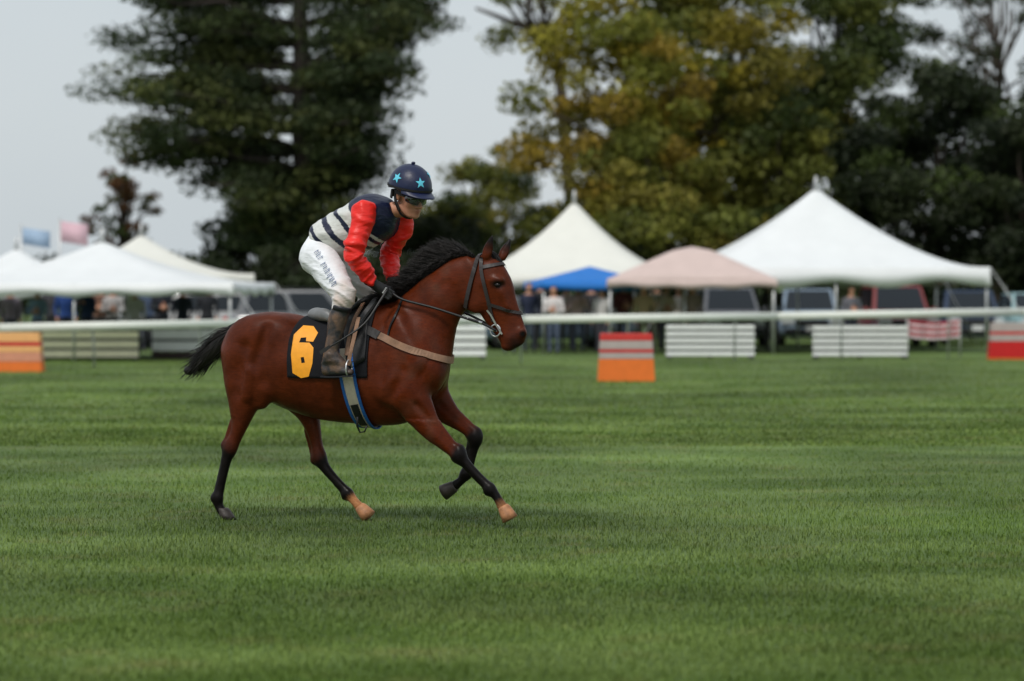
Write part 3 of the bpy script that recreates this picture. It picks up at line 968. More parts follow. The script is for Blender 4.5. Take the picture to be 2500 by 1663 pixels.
# reins from the bit to the hands
def rein(pts, r=.010):
    D = catmull(pts, 6)
    return MB().tube([tuple(p) for p in D], r, 6).build('rein', M_LEA, bridle, True)
rein([H(1212, 808, .085), H(1178, 790, .10), H(1128, 774, .13), H(1060, 752, .15), H(985, 732, .15), H(958, 716, .13)])
rein([H(1216, 808, -.085), H(1180, 786, -.10), H(1130, 762, -.13), H(1060, 735, -.13), H(995, 712, -.09), H(976, 704, -.06)])
MB().tube([H(1212, 808, .085), H(1196, 806, .05), H(1190, 800, 0), H(1196, 806, -.05), H(1216, 808, -.085)], .006, 6).build('curb_chain', M_STEEL, bridle, True)
MB().tube([H(1177, 789, .10), H(1160, 784, .105), H(1140, 777, .12)], .013, 6).build('rein_keeper', M_STEEL, bridle, True)

# ------------------------------------------------------------------ the jockey
NAVY, RED, WHT, CYAN, SKIN, BRE = (np.array(srgb(*c)[:3]) for c in ((16, 24, 52), (228, 34, 24), (200, 202, 198), (105, 205, 230), (190, 134, 108), (226, 229, 234)))
# joints
shN, shF = H(893, 515, .20), H(988, 540, -.17)
elN, elF = H(864, 622, .30), H(952, 622, -.22)
wrN, wrF = H(908, 690, .19), H(958, 682, -.10)
hdN, hdF = H(940, 712, .14), H(972, 704, -.05)
hipN, hipF = H(782, 628, .11), H(806, 622, -.11)
knN, knF = H(842, 722, .34), H(904, 716, -.32)
anN, anF = H(808, 872, .365), H(866, 868, -.35)
toN, toF = H(852, 908, .365), H(912, 905, -.35)
heN, heF = H(789, 908, .365), H(846, 905, -.35)
neckb = H(962, 512, .0)
sideT = (shF - shN) / np.linalg.norm(shF - shN)
# head frame
hc = H(1001, 474, .02)                      # centre of the skull
yaw, pit = R(-30), R(-13)
hf = np.array([math.cos(yaw) * math.cos(pit), math.sin(yaw) * math.cos(pit), math.sin(pit)])
hs = np.cross([0, 0, 1.0], hf); hs /= np.linalg.norm(hs)       # towards the far side
hu = np.cross(hf, hs)
HK = 1.18
def HD(f, s, u): return hc + (hf * f + hs * s + hu * u) * HK
HM = np.array([hf, hs, hu])

# body: head, neck, trunk, limbs in one surface
JF = Field(np.array([-.62, -.50, .98]), np.array([.62, .48, 2.56]), .0085)
JF.ell(HD(-.015, 0, .035), np.array([.100, .078, .095]) * HK, k=.01, M=HM)
JF.ell(HD(.036, 0, -.045), np.array([.056, .060, .085]) * HK, k=.03, M=HM)
JF.ell(HD(.040, 0, -.088), np.array([.050, .048, .040]) * HK, k=.03, M=HM)
JF.ell(HD(.078, 0, -.120), np.array([.020, .024, .018]) * HK, k=.022, M=HM)     # chin
JF.cone(HD(.090, 0, -.010), HD(.116, 0, -.056), .009 * HK, .014 * HK, k=.010)   # nose
for s in (1, -1):
    JF.ell(HD(.104, .013 * s, -.060), np.array([.012, .009, .009]) * HK, k=.008, M=HM)
    JF.ell(HD(.060, .042 * s, -.042), np.array([.030, .020, .022]) * HK, k=.025, M=HM)    # cheek bones
    JF.cone(HD(-.005, .058 * s, -.08), HD(.06, .030 * s, -.120), .014 * HK, .012 * HK, k=.025)    # jaw line
    JF.ell(HD(.082, .034 * s, -.004), np.array([.016, .020, .012]) * HK, k=.012, M=HM, op='c')
    JF.ell(HD(-.012, .080 * s, -.016), np.array([.019, .010, .031]) * HK, k=.008, M=HM)   # ear
JF.ell(HD(.093, 0, -.084), np.array([.012, .020, .007]) * HK, k=.006, M=HM)     # lips
JF.ell(HD(.091, 0, -.098), np.array([.012, .018, .008]) * HK, k=.006, M=HM)
JF.cone(HD(.110, .022, -.091), HD(.110, -.022, -.091), .0045 * HK, .0045 * HK, k=.004, op='c')
JF.loft([list(neckb - np.array([.05, 0, .05])) + [.05, .05], list(neckb) + [.058, .060], list(HD(-.035, 0, -.10)) + [.056, .058], list(HD(-.02, 0, -.03)) + [.056, .058]], k=.03, n=5, side=sideT)
trunk = [(790, 618, 0, 40, .15), (822, 588, 0, 38, .145), (862, 556, 0, 41, .16), (900, 532, 0, 38, .15), (926, 522, 0, 28, .12)]
JF.loft([list(H(a, b, c)) + [U(d), w] for a, b, c, d, w in trunk], k=.03, n=5, side=sideT)
for a, b, c, d in ((shN, elN, wrN, hdN), (shF, elF, wrF, hdF)):
    JF.cone(a, b, .056, .044, k=.03); JF.cone(b, c, .044, .030, k=.02); JF.cone(c, c * .5 + d * .5, .026, .018, k=.01)
for a, b, c, d in ((hipN, knN, anN, toN), (hipF, knF, anF, toF)):
    JF.cone(a, b, .095, .058, k=.04); JF.cone(b, c * .8 + b * .2, .050, .026, k=.02)
jv, jf = JF.mesh(1)
jn = vnoise(jv, 30, 4)
jcol = np.tile(SKIN, (len(jv), 1)) * (1 + .06 * jn[:, None])
loc = (jv - hc) @ HM.T / HK
lip = np.clip(1.6 - np.sqrt(((loc - np.array([.1, 0, -.091])) / np.array([.02, .026, .014])) ** 2).sum(1), 0, 1)
jcol = jcol * (1 - .55 * lip[:, None]) + np.array(srgb(150, 78, 70)[:3]) * .55 * lip[:, None]
stub = np.clip((-.045 - loc[:, 2]) / .03, 0, 1) * np.clip((loc[:, 2] + .16) / .03, 0, 1) * (loc[:, 0] > 0)
jcol *= (1 - .22 * stub[:, None])
hairm = (loc[:, 2] > .03) | ((loc[:, 0] < -.04) & (loc[:, 2] > -.06))
jcol[hairm & (loc[:, 2] > -.1) & (np.abs(loc[:, 1]) < .1)] = srgb(48, 32, 24)[:3]
M_SKIN = mat('skin', (1, 1, 1), rough=.5, var=.06, scale=30, attr='Col', spec=.35)
jockey = at_horse(mesh_np('person', jv, jf, M_SKIN, col=jcol))
tag(jockey, 'jockey in navy, red and striped silks and star-patterned helmet riding the bay horse', 'person')

# jersey
def fold_disp(Vv, Ff, amp, seed, axisdirs):
    N = vnormals(Vv, Ff)
    w = 0
    for (d, fr, a) in axisdirs:
        ph = (Vv @ np.array(d)) * fr + 2.6 * vnoise(Vv, 6, seed) + .5 * vnoise(Vv, 14, seed + 1)
        w = w + a * (.5 + .5 * np.sin(ph)) ** 3
    w = w * np.clip(.45 + .8 * vnoise(Vv, 7, seed + 2), 0, 1)
    return Vv + N * (w * amp)[:, None]
SJ = Field(np.array([-.55, -.50, 1.50]), np.array([.50, .46, 2.48]), .0075)
jt = [(786, 594, 0, 50, .165), (808, 586, 0, 55, .175), (842, 571, 0, 58, .18), (874, 555, 0, 60, .19), (906, 537, 0, 60, .198), (934, 524, 0, 50, .18), (955, 514, 0, 28, .10)]
SJ.loft([list(H(a, b, c)) + [U(d), w] for a, b, c, d, w in jt], k=.03, n=6, side=sideT, cap=.35)
TOR = SJ.d.copy()
SA = Field(np.array([-.55, -.50, 1.50]), np.array([.50, .46, 2.48]), .0075)
for a, b, c in ((shN, elN, wrN), (shF, elF, wrF)):
    ab = a * .5 + b * .5
    bc_ = b * .5 + c * .5
    SA.loft([list(a + np.array([-.02, 0, .02])) + [.078, .078], list(a * .8 + b * .2) + [.080, .080], list(ab) + [.071, .071], list(b) + [.066, .066],
             list(bc_) + [.061, .061], list(c * .92 + b * .08) + [.046, .046]], k=.02, n=6)
ARM = SA.d
k_ = .03
hh = np.clip(.5 + .5 * (TOR - ARM) / k_, 0, 1)
SJ.d = (TOR + (ARM - TOR) * hh - k_ * hh * (1 - hh)).astype(np.float32)
SJ.cone(H(966, 506, .0), H(990, 494, .0), .060, .075, k=.01, op='c')          # neck opening
gv, gf = SJ.mesh(1)
FT_ = Field.__new__(Field); FT_.__dict__ = dict(SJ.__dict__); FT_.d = TOR
dT = FT_.sample(gv); dA = SA.sample(gv)
p0, p1 = H(800, 592, 0), H(955, 510, 0)
ta = ((gv - p0) @ (p1 - p0)) / ((p1 - p0) @ (p1 - p0))
sd_ = (gv - p0) @ sideT
upv = np.cross((p1 - p0) / np.linalg.norm(p1 - p0), sideT); fr_ = (gv - p0) @ upv
jc = np.tile(WHT, (len(gv), 1))
wob = .02 * vnoise(gv, 12, 7)
fsg = np.sign((H(930, 600, 0) - p0) @ upv)
front = np.clip(fr_ * fsg / .17, -1, 1)
tt = ta + wob - .10 * front
jc[tt > .61] = NAVY
for c0, hw in ((.0, .030), (.21, .040), (.41, .034)):
    jc[np.abs(tt - c0) < hw] = NAVY
jc[(np.abs(tt - .54) < .026) & (front > .35)] = NAVY
arm = dA < dT - .004
jc[arm] = RED
gN = vnormals(gv, gf)
for (a, b, c) in ((shN, elN, wrN), (shF, elF, wrF)):
    near_ = None
    l1, l2 = np.linalg.norm(b - a), np.linalg.norm(c - b)
    d1_, d2_ = (b - a) / l1, (c - b) / l2
    t1a = np.clip((gv - a) @ d1_, -.08, l1); q1 = a + t1a[:, None] * d1_; e1 = np.linalg.norm(gv - q1, axis=1)
    t2a = np.clip((gv - b) @ d2_, 0, l2); q2 = b + t2a[:, None] * d2_; e2 = np.linalg.norm(gv - q2, axis=1)
    up_ = e1 < e2
    tl = np.where(up_, t1a, l1 + t2a); ee = np.minimum(e1, e2); rv = np.where(up_[:, None], gv - q1, gv - q2)
    ang = np.arctan2(rv[:, 1], rv[:, 0] * .7 + rv[:, 2] * .7)
    on_ = (ee < .13) & (dA < dT - .002)
    amp = .22 + 1.0 * np.exp(-((tl - l1) / .085) ** 2) + .75 * np.exp(-((tl - l1 - l2) / .08) ** 2)
    ph = tl / .060 * 2 * np.pi + 2.6 * np.sin(ang + 1.0 + tl * 9) + 5.0 * vnoise(gv, 7, 77)
    w1 = ((.5 + .5 * np.sin(ph)) ** 4 - .25) * np.clip(.5 + 1.2 * vnoise(gv, 9, 78), 0, 1.3)
    ph2 = tl / .11 * 2 * np.pi + 3.4 * np.sin(ang * .8 - 1.2) + 5.0 * vnoise(gv, 5, 79)
    w2 = ((.5 + .5 * np.sin(ph2)) ** 3 - .3) * np.clip(.6 + 1.0 * vnoise(gv, 6, 80), 0, 1.3)
    gv = gv + gN * (on_ * amp * (.0085 * w1 + .013 * w2))[:, None]
gv = fold_disp(gv, gf, .012, 11, [((.35, .1, 1), 30, 1.0), ((1, 0, .6), 22, .8)])
M_SILK = mat('silk', (1, 1, 1), rough=.42, var=.05, scale=30, attr='Col', spec=.4, bump=.42, bscale=15, bstretch=((1, 1, 2.6), (0, R(25), 0)))
mesh_np('jersey', gv, gf, M_SILK, jockey, col=jc)

# breeches
SB = Field(np.array([-.62, -.50, 1.36]), np.array([.40, .48, 2.22]), .0085)
SB.loft([list(H(808, 584, 0)) + [.125, .155], list(H(794, 606, 0)) + [.145, .17], list(H(786, 630, 0)) + [.135, .18]], k=.04, n=6, cap=.5)
for s, hp, kn, an in ((1, hipN, knN, anN), (-1, hipF, knF, anF)):
    SB.ell(hp + np.array([-.035, -.01 * s, -.0]), (.115, .105, .125), k=.05)
    m1 = hp * .55 + kn * .45
    SB.loft([list(hp) + [.118, .105], list(hp * .75 + kn * .25) + [.122, .105], list(m1) + [.112, .098], list(kn * .8 + hp * .2) + [.092, .084], list(kn) + [.078, .072],
             list(kn * .86 + an * .14 + np.array([-.012, 0, 0])) + [.068, .064], list(kn * .76 + an * .24) + [.056, .054]], k=.04, n=6)
bv, bf = SB.mesh(1)
bc4 = np.tile(BRE, (len(bv), 1))
for kn, sg in ((knN, 1), (knF, -1)):
    dk = np.sqrt(((bv - kn - np.array([.02, 0, -.02])) ** 2).sum(1))
    mud = np.clip(1.25 - dk / .13 + .35 * vnoise(bv, 18, 21), 0, 1)[:, None] * .75
    bc4 = bc4 * (1 - mud) + np.array(srgb(176, 140, 112)[:3]) * mud
inn = np.clip(.9 - np.abs((bv - hipN - (knN - hipN) * .5) @ np.array([.75, 0, .65]) - .1) / .06, 0, 1)[:, None] * .25 * (bv[:, 0:1] > -.4)
bc4 = bc4 * (1 - inn) + np.array(srgb(196, 176, 160)[:3]) * inn
bv = fold_disp(bv, bf, .011, 31, [((.45, .2, .88), 95, 1.0), ((.9, .1, .3), 60, .5)])
M_BRE = mat('white_breeches', (1, 1, 1), rough=.7, var=.06, scale=14, attr='Col', bump=.42, bscale=15, bstretch=((.8, 1, 2.8), (0, R(-28), 0)))
breeches = mesh_np('breeches', bv, bf, M_BRE, jockey, col=bc4)
# faint lettering down the thigh: small dark stitched strokes
M_INK = mat('navy_ink', srgb(120, 132, 160), rough=.8, var=.2)
def on_breeches(px, py, off=.004):
    lat = .2
    for _ in range(4):
        p = H(px, py, lat)
        q = SB.march((p[0], -.49, p[2]), (0, 1, 0), L=.7, outside=True)
        if q is None: q = np.array([p[0], -.2, p[2]])
        lat = -q[1]
    p = H(px, py, lat); g = SB.grad(p)
    return p + g * off, g
mb = MB()
rl = random.Random(3)
for i in range(17):
    t = i / 16
    cx, cy = 773 + 44 * t + (2 if i % 2 else 0), 615 + 81 * t
    if i in (4, 5): continue
    L = 5.5 + rl.random() * 2.5
    P = []; N = []
    for e in (-1, -.3, .3, 1):
        q, g = on_breeches(cx + e * L * .85, cy - e * L * .55, .0095); P.append(q); N.append(g)
    ribbon(mb, P, N, .0055, .001)
    if i % 3 == 0:
        q2, g2_ = on_breeches(cx + L * .5 + 1.5, cy - L * .3 + 3.0, .0095); q1, g1_ = on_breeches(cx + L * .5, cy - L * .3, .0095)
        ribbon(mb, [q1, q2], [g1_, g2_], .005, .001)
tag(mb.build('lettering', M_INK, breeches, True), kind='stuff')

# boots
M_BOOT = mat('muddy_boot', srgb(46, 45, 48), rough=.5, var=.25, scale=20, dirt=(srgb(104, 80, 62), 10.0, .45), bump=.25, bscale=40)
M_CUFF = mat('boot_cuff', srgb(16, 17, 26), rough=.5, var=.1)
for s, kn, an, to, he in ((1, knN, anN, toN, heN), (-1, knF, anF, toF, heF)):
    B = Field(np.minimum.reduce([kn, an, to, he]) - .13, np.maximum.reduce([kn, an, to, he]) + .13, .008)
    top = kn * .80 + an * .20
    B.loft([list(top) + [.066, .062], list(kn * .6 + an * .4 + np.array([-.014, 0, 0])) + [.070, .062], list(kn * .35 + an * .65 + np.array([-.008, 0, 0])) + [.056, .05],
            list(an + np.array([0, 0, .03])) + [.052, .046], list(an - np.array([-.004, 0, .02])) + [.052, .046]], k=.02, n=5, cap=.15)
    B.loft([list(he + np.array([.015, 0, .014])) + [.042, .038], list(he * .6 + to * .4 + np.array([0, 0, .014])) + [.046, .040], list(to * .8 + he * .2 + np.array([0, 0, .004])) + [.030, .042],
            list(to + np.array([.02, 0, -.004])) + [.022, .034]], k=.06, n=5)
    B.cone(an + np.array([.005, 0, -.005]), an * .35 + to * .65 + np.array([0, 0, .015]), .046, .032, k=.04)
    v_, f_ = B.mesh(1)
    bo = mesh_np('boot', v_, f_, M_BOOT, jockey)
    q = top
    MB().tube([q * .93 + an * .07, q, q + (kn - q) * .12], [.069, .070, .069], 20).build('boot_cuff', M_CUFF, bo, True)
    so = [he + np.array([-.012, 0, -.028]), he * .6 + to * .4 + np.array([0, 0, -.030]), to + np.array([.035, 0, -.024])]
    ribbon(MB(), catmull(so, 4), [np.array([0, 0, -1.0])] * 9, [.05, .055, .058, .06, .064, .068, .07, .06, .035], .010).build('sole', M_CUFF, bo, False)

# gloves with fingers closed on the rein
M_GLOVE = mat('black_glove', srgb(20, 20, 23), rough=.6, var=.2, scale=40, bump=.2)
M_LOGO = mat('white_print', srgb(205, 205, 205), rough=.7, var=.1)
for s, w, hd in ((1, wrN, hdN), (-1, wrF, hdF)):
    G = Field(np.minimum(w, hd) - .12, np.maximum(w, hd) + .12, .0055)
    d = (hd - w); d /= np.linalg.norm(d)
    out = np.array([0, -s, .25]); out -= d * (out @ d); out /= np.linalg.norm(out)
    dn = np.cross(d, out); dn *= -1 if dn[2] > 0 else 1
    G.loft([list(w - d * .035) + [.040, .040], list(w + d * .01) + [.036, .034], list(w * .5 + hd * .5) + [.040, .032], list(hd) + [.042, .030]], k=.01, n=4, side=out)
    for i in range(4):                                       # four fingers curled down and back under the palm
        k0 = hd + d * .02 + dn * (-.030 + .020 * i) + out * .008
        L = (.034, .038, .036, .028)[i]
        k1 = k0 + d * L + out * .004
        k2 = k1 + d * .006 - out * L * .9
        k3 = k2 - d * .028 - out * .008
        G.cone(k0, k1, .0115, .0105, k=.005); G.cone(k1, k2, .0105, .0095, k=.004); G.cone(k2, k3, .0095, .008, k=.004)
    t0_ = hd - d * .02 - dn * .028; t1_ = t0_ + d * .035 - dn * .014 - out * .012; t2_ = t1_ + d * .026 - out * .012 + dn * .006
    G.cone(t0_, t1_, .014, .012, k=.01); G.cone(t1_, t2_, .012, .0095, k=.004)      # thumb along the rein
    v_, f_ = G.mesh(1)
    gl = mesh_np('glove', v_, f_, M_GLOVE, jockey)
    if s > 0:
        mb = MB()
        for e in range(5):
            c = hd - d * .012 + dn * (.014 - .010 * e) + out * .0335
            mb.add([c - d * .006 - dn * .0035, c + d * .006 - dn * .0035, c + d * .006 + dn * .0035, c - d * .006 + dn * .0035], [(0, 1, 2, 3)])
        mb.build('print', M_LOGO, gl)

# helmet, goggles, straps
M_HELM = mat('navy_silk_cap', srgb(20, 29, 62), rough=.4, var=.1, scale=25, bump=.12, bscale=30, spec=.4)
M_STAR = mat('cyan_star', srgb(96, 200, 226), rough=.6, var=.05)
M_PAD = mat('black_padding', srgb(18, 17, 18), rough=.75, var=.2)
HR = np.array([.148, .124, .138]); HO = np.array([-.010, 0, .045])
def dome(th, ph, off=0.0):
    """th: angle from the crown, ph: 0 = front, positive = near side"""
    r = HR + off
    return HD(HO[0] + r[0] * math.sin(th) * math.cos(ph), HO[1] - r[1] * math.sin(th) * math.sin(ph), HO[2] + r[2] * math.cos(th))
vs = []; fs = []; nr, ns = 14, 40
for i in range(nr + 1):
    for j in range(ns):
        ph = 2 * math.pi * j / ns
        lim = 1.66 + .12 * max(0, -math.cos(ph))
        vs.append(dome(.001 + lim * i / nr, ph))
for i in range(nr):
    for j in range(ns): fs.append((i * ns + j, i * ns + (j + 1) % ns, (i + 1) * ns + (j + 1) % ns, (i + 1) * ns + j))
k0 = len(vs)
for j in range(ns):
    ph = 2 * math.pi * j / ns
    vs.append(dome(1.66 + .12 * max(0, -math.cos(ph)), ph, -.016))
for j in range(ns): fs.append((nr * ns + j, nr * ns + (j + 1) % ns, k0 + (j + 1) % ns, k0 + j))
helmet = MB().add(vs, fs).build('helmet', M_HELM, jockey, True)
mb = MB(); vs = []; fs = []                    # peak
for i in range(6):
    t = i / 5
    for j in range(17):
        ph = -1.15 + 2.3 * j / 16
        base = np.array([HO[0] + HR[0] * math.cos(ph) * .985, HO[1] - HR[1] * math.sin(ph) * .985, HO[2] - .012])
        ext = .058 * t * max(0, math.cos(ph * 1.3)) ** .7
        for o in (0, -.006):
            vs.append(HD(base[0] + ext, base[1], base[2] - .022 * t * max(0, math.cos(ph)) - .010 * t * abs(math.sin(ph)) + o))
for i in range(5):
    for j in range(16):
        a = (i * 17 + j) * 2; b = (i * 17 + j + 1) * 2; c_ = ((i + 1) * 17 + j + 1) * 2; d_ = ((i + 1) * 17 + j) * 2
        fs.append((a, b, c_, d_)); fs.append((d_ + 1, c_ + 1, b + 1, a + 1))
for j in range(16):
    a = (5 * 17 + j) * 2; b = a + 2; fs.append((a, b, b + 1, a + 1))
MB().add(vs, fs).build('peak', M_HELM, helmet, True)
P = [dome(1.60, t, .002) for t in np.linspace(0, 2 * math.pi, 41)[:-1]]
ribbon(MB(), P, [p - HD(*HO) for p in P], .014, .004, closed=True).build('cap_band', M_PAD, helmet, False)
sphere_mb(HD(HO[0], 0, HO[2] + HR[2] + .006), (.016, .016, .011), 10, 6).build('button', M_HELM, helmet, True)
def star(th, ph, r, rot):
    mb = MB(); c = [0]
    pts = []
    for i in range(10):
        rr = r if i % 2 == 0 else r * .42
        a = rot + math.pi * i / 5
        pts.append((th - rr * math.cos(a), ph + rr * math.sin(a) / max(.3, math.sin(th))))
    vs = [dome(th, ph, .0035)] + [dome(a, b, .0035) for a, b in pts]
    mid = [dome((th + a) / 2, (ph + b) / 2, .0038) for a, b in pts]
    vs += mid
    fs = []
    for i in range(10):
        j = (i + 1) % 10
        fs.append((0, 11 + i, 11 + j)); fs.append((11 + i, 1 + i, 1 + j, 11 + j))
    mb.add(vs, fs).build('star', M_STAR, helmet, False)
def find_dome(px, py):
    best = None
    for th in np.linspace(.2, 1.6, 57):
        for ph in np.linspace(-.4, 3.4, 115):
            p = dome(th, ph); q = H(px, py, -p[1])
            d = (p[0] - q[0]) ** 2 + (p[2] - q[2]) ** 2
            if (best is None or d < best[0]): best = (d, th, ph)
    return best[1:]
a_, b_ = find_dome(1027, 447); star(a_, b_, .25, .1)
a_, b_ = find_dome(970, 434); star(a_, b_, .25, -.25)
star(.85, -.75, .25, .1); star(1.0, -2.1, .25, .3); star(1.1, 3.5, .25, 0)
# padding below the shell, chin strap
P = [dome(t, p, -.012) for t, p in ()]
pad = []
for sgn in (1, -1):
    mb = MB()
    P = [HD(-.040, -.084 * sgn, .02), HD(-.030, -.086 * sgn, -.02), HD(-.014, -.084 * sgn, -.055), HD(.004, -.074 * sgn, -.088), HD(.012, -.058 * sgn, -.118), HD(.022, -.026 * sgn, -.138), HD(.024, 0, -.142)]
    D = catmull(P, 4)
    ribbon(mb, D, [np.array(p) - HD(.0, 0, np.dot(p - hc, hu) / HK * .9) for p in D], [.030] * 4 + [.034] * 6 + [.030] * 4 + [.016] * (len(D) - 14), .006)
    mb.build('chin_strap', M_PAD, helmet, True)
P = [HD(HO[0] - .112 * math.cos(t), .098 * math.sin(t), -.015) for t in np.linspace(-1.25, 1.25, 15)]
ribbon(MB(), P, [p - HD(HO[0], 0, -.015) for p in P], .055, .010).build('neck_pad', M_PAD, helmet, False)
# goggles: wrap-round lens with frame and band
M_LENS = mat('dark_lens', (.006, .008, .008, 1), rough=.06, var=.02, coat=.8, spec=.7)
M_VISOR = mat('raised_lens', srgb(90, 100, 98), rough=.08, var=.02, coat=.5)
M_VISOR.node_tree.nodes['Principled BSDF'].inputs['Alpha'].default_value = .18
def lens(name, f0, rad, half, u0, u1, m, parent):
    vs = []; fs = []; n = 20
    for j in range(n + 1):
        t = -half + 2 * half * j / n
        ee = math.cos(t / half * math.pi / 2) ** .35
        nb = .35 * max(0, 1 - abs(t) / .18)
        for o in (0, .008):
            vs.append(HD(f0 + (rad + o) * math.cos(t), (rad + o) * math.sin(t) * .92, (u0 + u1) / 2 + (u1 - u0) / 2 * ee))
            vs.append(HD(f0 + (rad + o) * math.cos(t), (rad + o) * math.sin(t) * .92, (u0 + u1) / 2 - (u1 - u0) / 2 * ee * (1 - nb)))
    for j in range(n):
        a = j * 4; b = a + 4
        fs += [(a, a + 1, b + 1, b), (a + 2, b + 2, b + 3, a + 3), (a, b, b + 2, a + 2), (a + 1, a + 3, b + 3, b + 1)]
    return MB().add(vs, fs).build(name, m, parent, True)
goggles = lens('goggles', .002, .102, 1.02, -.048, .022, M_LENS, jockey)
lens('spare_lens', .014, .110, .80, -.056, .006, M_VISOR, goggles)
P = [HD(-.002 + .104 * math.cos(t), -.096 * math.sin(t), .002) for t in np.linspace(.95, 1.9, 8)]
for sgn in (1, -1):
    Q = [HD(-.002 + .106 * math.cos(t), -.098 * sgn * math.sin(t), .004 + .012 * (t - .95)) for t in np.linspace(.92, 1.75, 8)]
    ribbon(MB(), Q, [q - HD(-.002, 0, .004) for q in Q], .030, .004).build('goggle_band', M_PAD, goggles, False)

# whip in the near hand
M_WHIP = mat('whip_cord', srgb(30, 29, 30), rough=.5, var=.2)
whip = at_horse(empty('whip', (0, 0, 0)))
tag(whip, 'thin black riding whip lying across the jockey\'s near boot', 'whip')
wp = [H(946, 706, .20), H(926, 738, .26), H(890, 790, .37), H(840, 826, .445), H(800, 850, .455)]
MB().tube(catmull(wp, 5), [.011 - .0003 * i for i in range(21)], 8).build('shaft', M_WHIP, whip, True)
ribbon(MB(), [H(806, 846, .458), H(794, 854, .458), H(782, 862, .458)], [np.array([0, -1, 0])] * 3, [.02, .028, .024], .006).build('flap', M_WHIP, whip, False)

# ------------------------------------------------------------------ ground and turf
def grass_mat(name, dark, light, dry, blade=False):
    m = bpy.data.materials.new(name); m.use_nodes = True
    n, l = m.node_tree.nodes, m.node_tree.links
    b = n['Principled BSDF']
    g = n.new('ShaderNodeNewGeometry')
    def noise(scale, stretch, det=4.0):
        mp = n.new('ShaderNodeMapping'); mp.inputs['Scale'].default_value = stretch
        l.new(g.outputs['Position'], mp.inputs['Vector'])
        t = n.new('ShaderNodeTexNoise'); t.inputs['Scale'].default_value = scale; t.inputs['Detail'].default_value = det
        l.new(mp.outputs['Vector'], t.inputs['Vector']); return t
    a = noise(.9, (.45, .8, 0)); c = noise(2.4, (.6, 1, 0), 8.0); d = noise(.35, (.6, .8, 0), 3.0)
    r1 = n.new('ShaderNodeValToRGB')
    r1.color_ramp.elements[0].position = .40; r1.color_ramp.elements[0].color = dark
    r1.color_ramp.elements[1].position = .60; r1.color_ramp.elements[1].color = light
    l.new(a.outputs['Fac'], r1.inputs['Fac'])
    r2 = n.new('ShaderNodeValToRGB'); r2.color_ramp.elements[0].position = .55; r2.color_ramp.elements[1].position = .8
    l.new(c.outputs['Fac'], r2.inputs['Fac'])
    mx = n.new('ShaderNodeMixRGB'); mx.inputs[2].default_value = dry
    ml = n.new('ShaderNodeMath'); ml.operation = 'MULTIPLY'; ml.inputs[1].default_value = .8
    l.new(r2.outputs['Color'], ml.inputs[0]); l.new(ml.outputs[0], mx.inputs[0]); l.new(r1.outputs['Color'], mx.inputs[1])
    hv = n.new('ShaderNodeMapRange'); hv.inputs['From Min'].default_value = .3; hv.inputs['From Max'].default_value = .7
    hv.inputs['To Min'].default_value = .62; hv.inputs['To Max'].default_value = 1.34
    l.new(d.outputs['Fac'], hv.inputs['Value'])
    sc = n.new('ShaderNodeVectorMath'); sc.operation = 'SCALE'
    l.new(mx.outputs['Color'], sc.inputs[0]); l.new(hv.outputs['Result'], sc.inputs['Scale'])
    l.new(sc.outputs['Vector'], b.inputs['Base Color'])
    b.inputs['Roughness'].default_value = .75 if not blade else .55
    b.inputs['Specular IOR Level'].default_value = .2
    if not blade:
        bn = noise(60, (1, 1, 1)); bp = n.new('ShaderNodeBump'); bp.inputs['Strength'].default_value = .6; bp.inputs['Distance'].default_value = .03
        l.new(bn.outputs['Fac'], bp.inputs['Height']); l.new(bp.outputs['Normal'], b.inputs['Normal'])
    return m
M_TURF = grass_mat('turf', (.070, .118, .026, 1), (.116, .176, .052, 1), (.150, .150, .060, 1))
M_BLADE = grass_mat('grass_blade', (.092, .152, .024, 1), (.158, .226, .054, 1), (.200, .190, .066, 1), True)
MB().add([(-1500, -60, 0), (1500, -60, 0), (1500, 3000, 0), (-1500, 3000, 0)], [(0, 1, 2, 3)]).build('ground', M_TURF)
tag(bpy.data.objects['ground'], kind='structure')

def blades(n, y0, y1, hgt, wid, seed):
    rg = np.random.default_rng(seed)
    # more blades near the camera: even in 1/y
    u = rg.random(n); y = 1.0 / (1.0 / y0 + (1.0 / y1 - 1.0 / y0) * u)
    half = y * .195 + 1.6
    x = (rg.random(n) * 2 - 1) * half
    P = np.stack([x, y, np.zeros(n)], 1)
    tuft = vnoise(P, 1.3, 41) * .5 + vnoise(P, 4.1, 42) * .5
    h = hgt * (.55 + .75 * rg.random(n)) * (1 + .45 * tuft)
    w = wid * (.7 + .6 * rg.random(n))
    a = rg.random(n) * 2 * np.pi; ln = .15 + .75 * rg.random(n)
    dx, dy = np.cos(a), np.sin(a); b = rg.random(n) * 2 * np.pi; wx, wy = np.cos(b) * w, np.sin(b) * w
    V = np.zeros((n, 5, 3), dtype=np.float32)
    V[:, 0] = np.stack([x - wx, y - wy, np.full(n, -.004)], 1); V[:, 1] = np.stack([x + wx, y + wy, np.full(n, -.004)], 1)
    mx, my = x + dx * h * ln * .35, y + dy * h * ln * .35
    V[:, 2] = np.stack([mx + wx * .8, my + wy * .8, h * .6], 1); V[:, 3] = np.stack([mx - wx * .8, my - wy * .8, h * .6], 1)
    V[:, 4] = np.stack([x + dx * h * ln, y + dy * h * ln, h * (1 - .25 * ln)], 1)
    k = (np.arange(n) * 5)[:, None]
    T = np.concatenate([k + np.array([[0, 1, 2]]), k + np.array([[0, 2, 3]]), k + np.array([[3, 2, 4]])], 0)
    return V.reshape(-1, 3), T
v1, t1_ = blades(340000, 11.5, 34, .032, .0024, 1)
v2, t2_ = blades(140000, 30, 66, .036, .006, 2)
gr = mesh_np('grass', np.vstack([v1, v2]), np.vstack([t1_, t2_ + len(v1)]), M_BLADE, smooth=False)
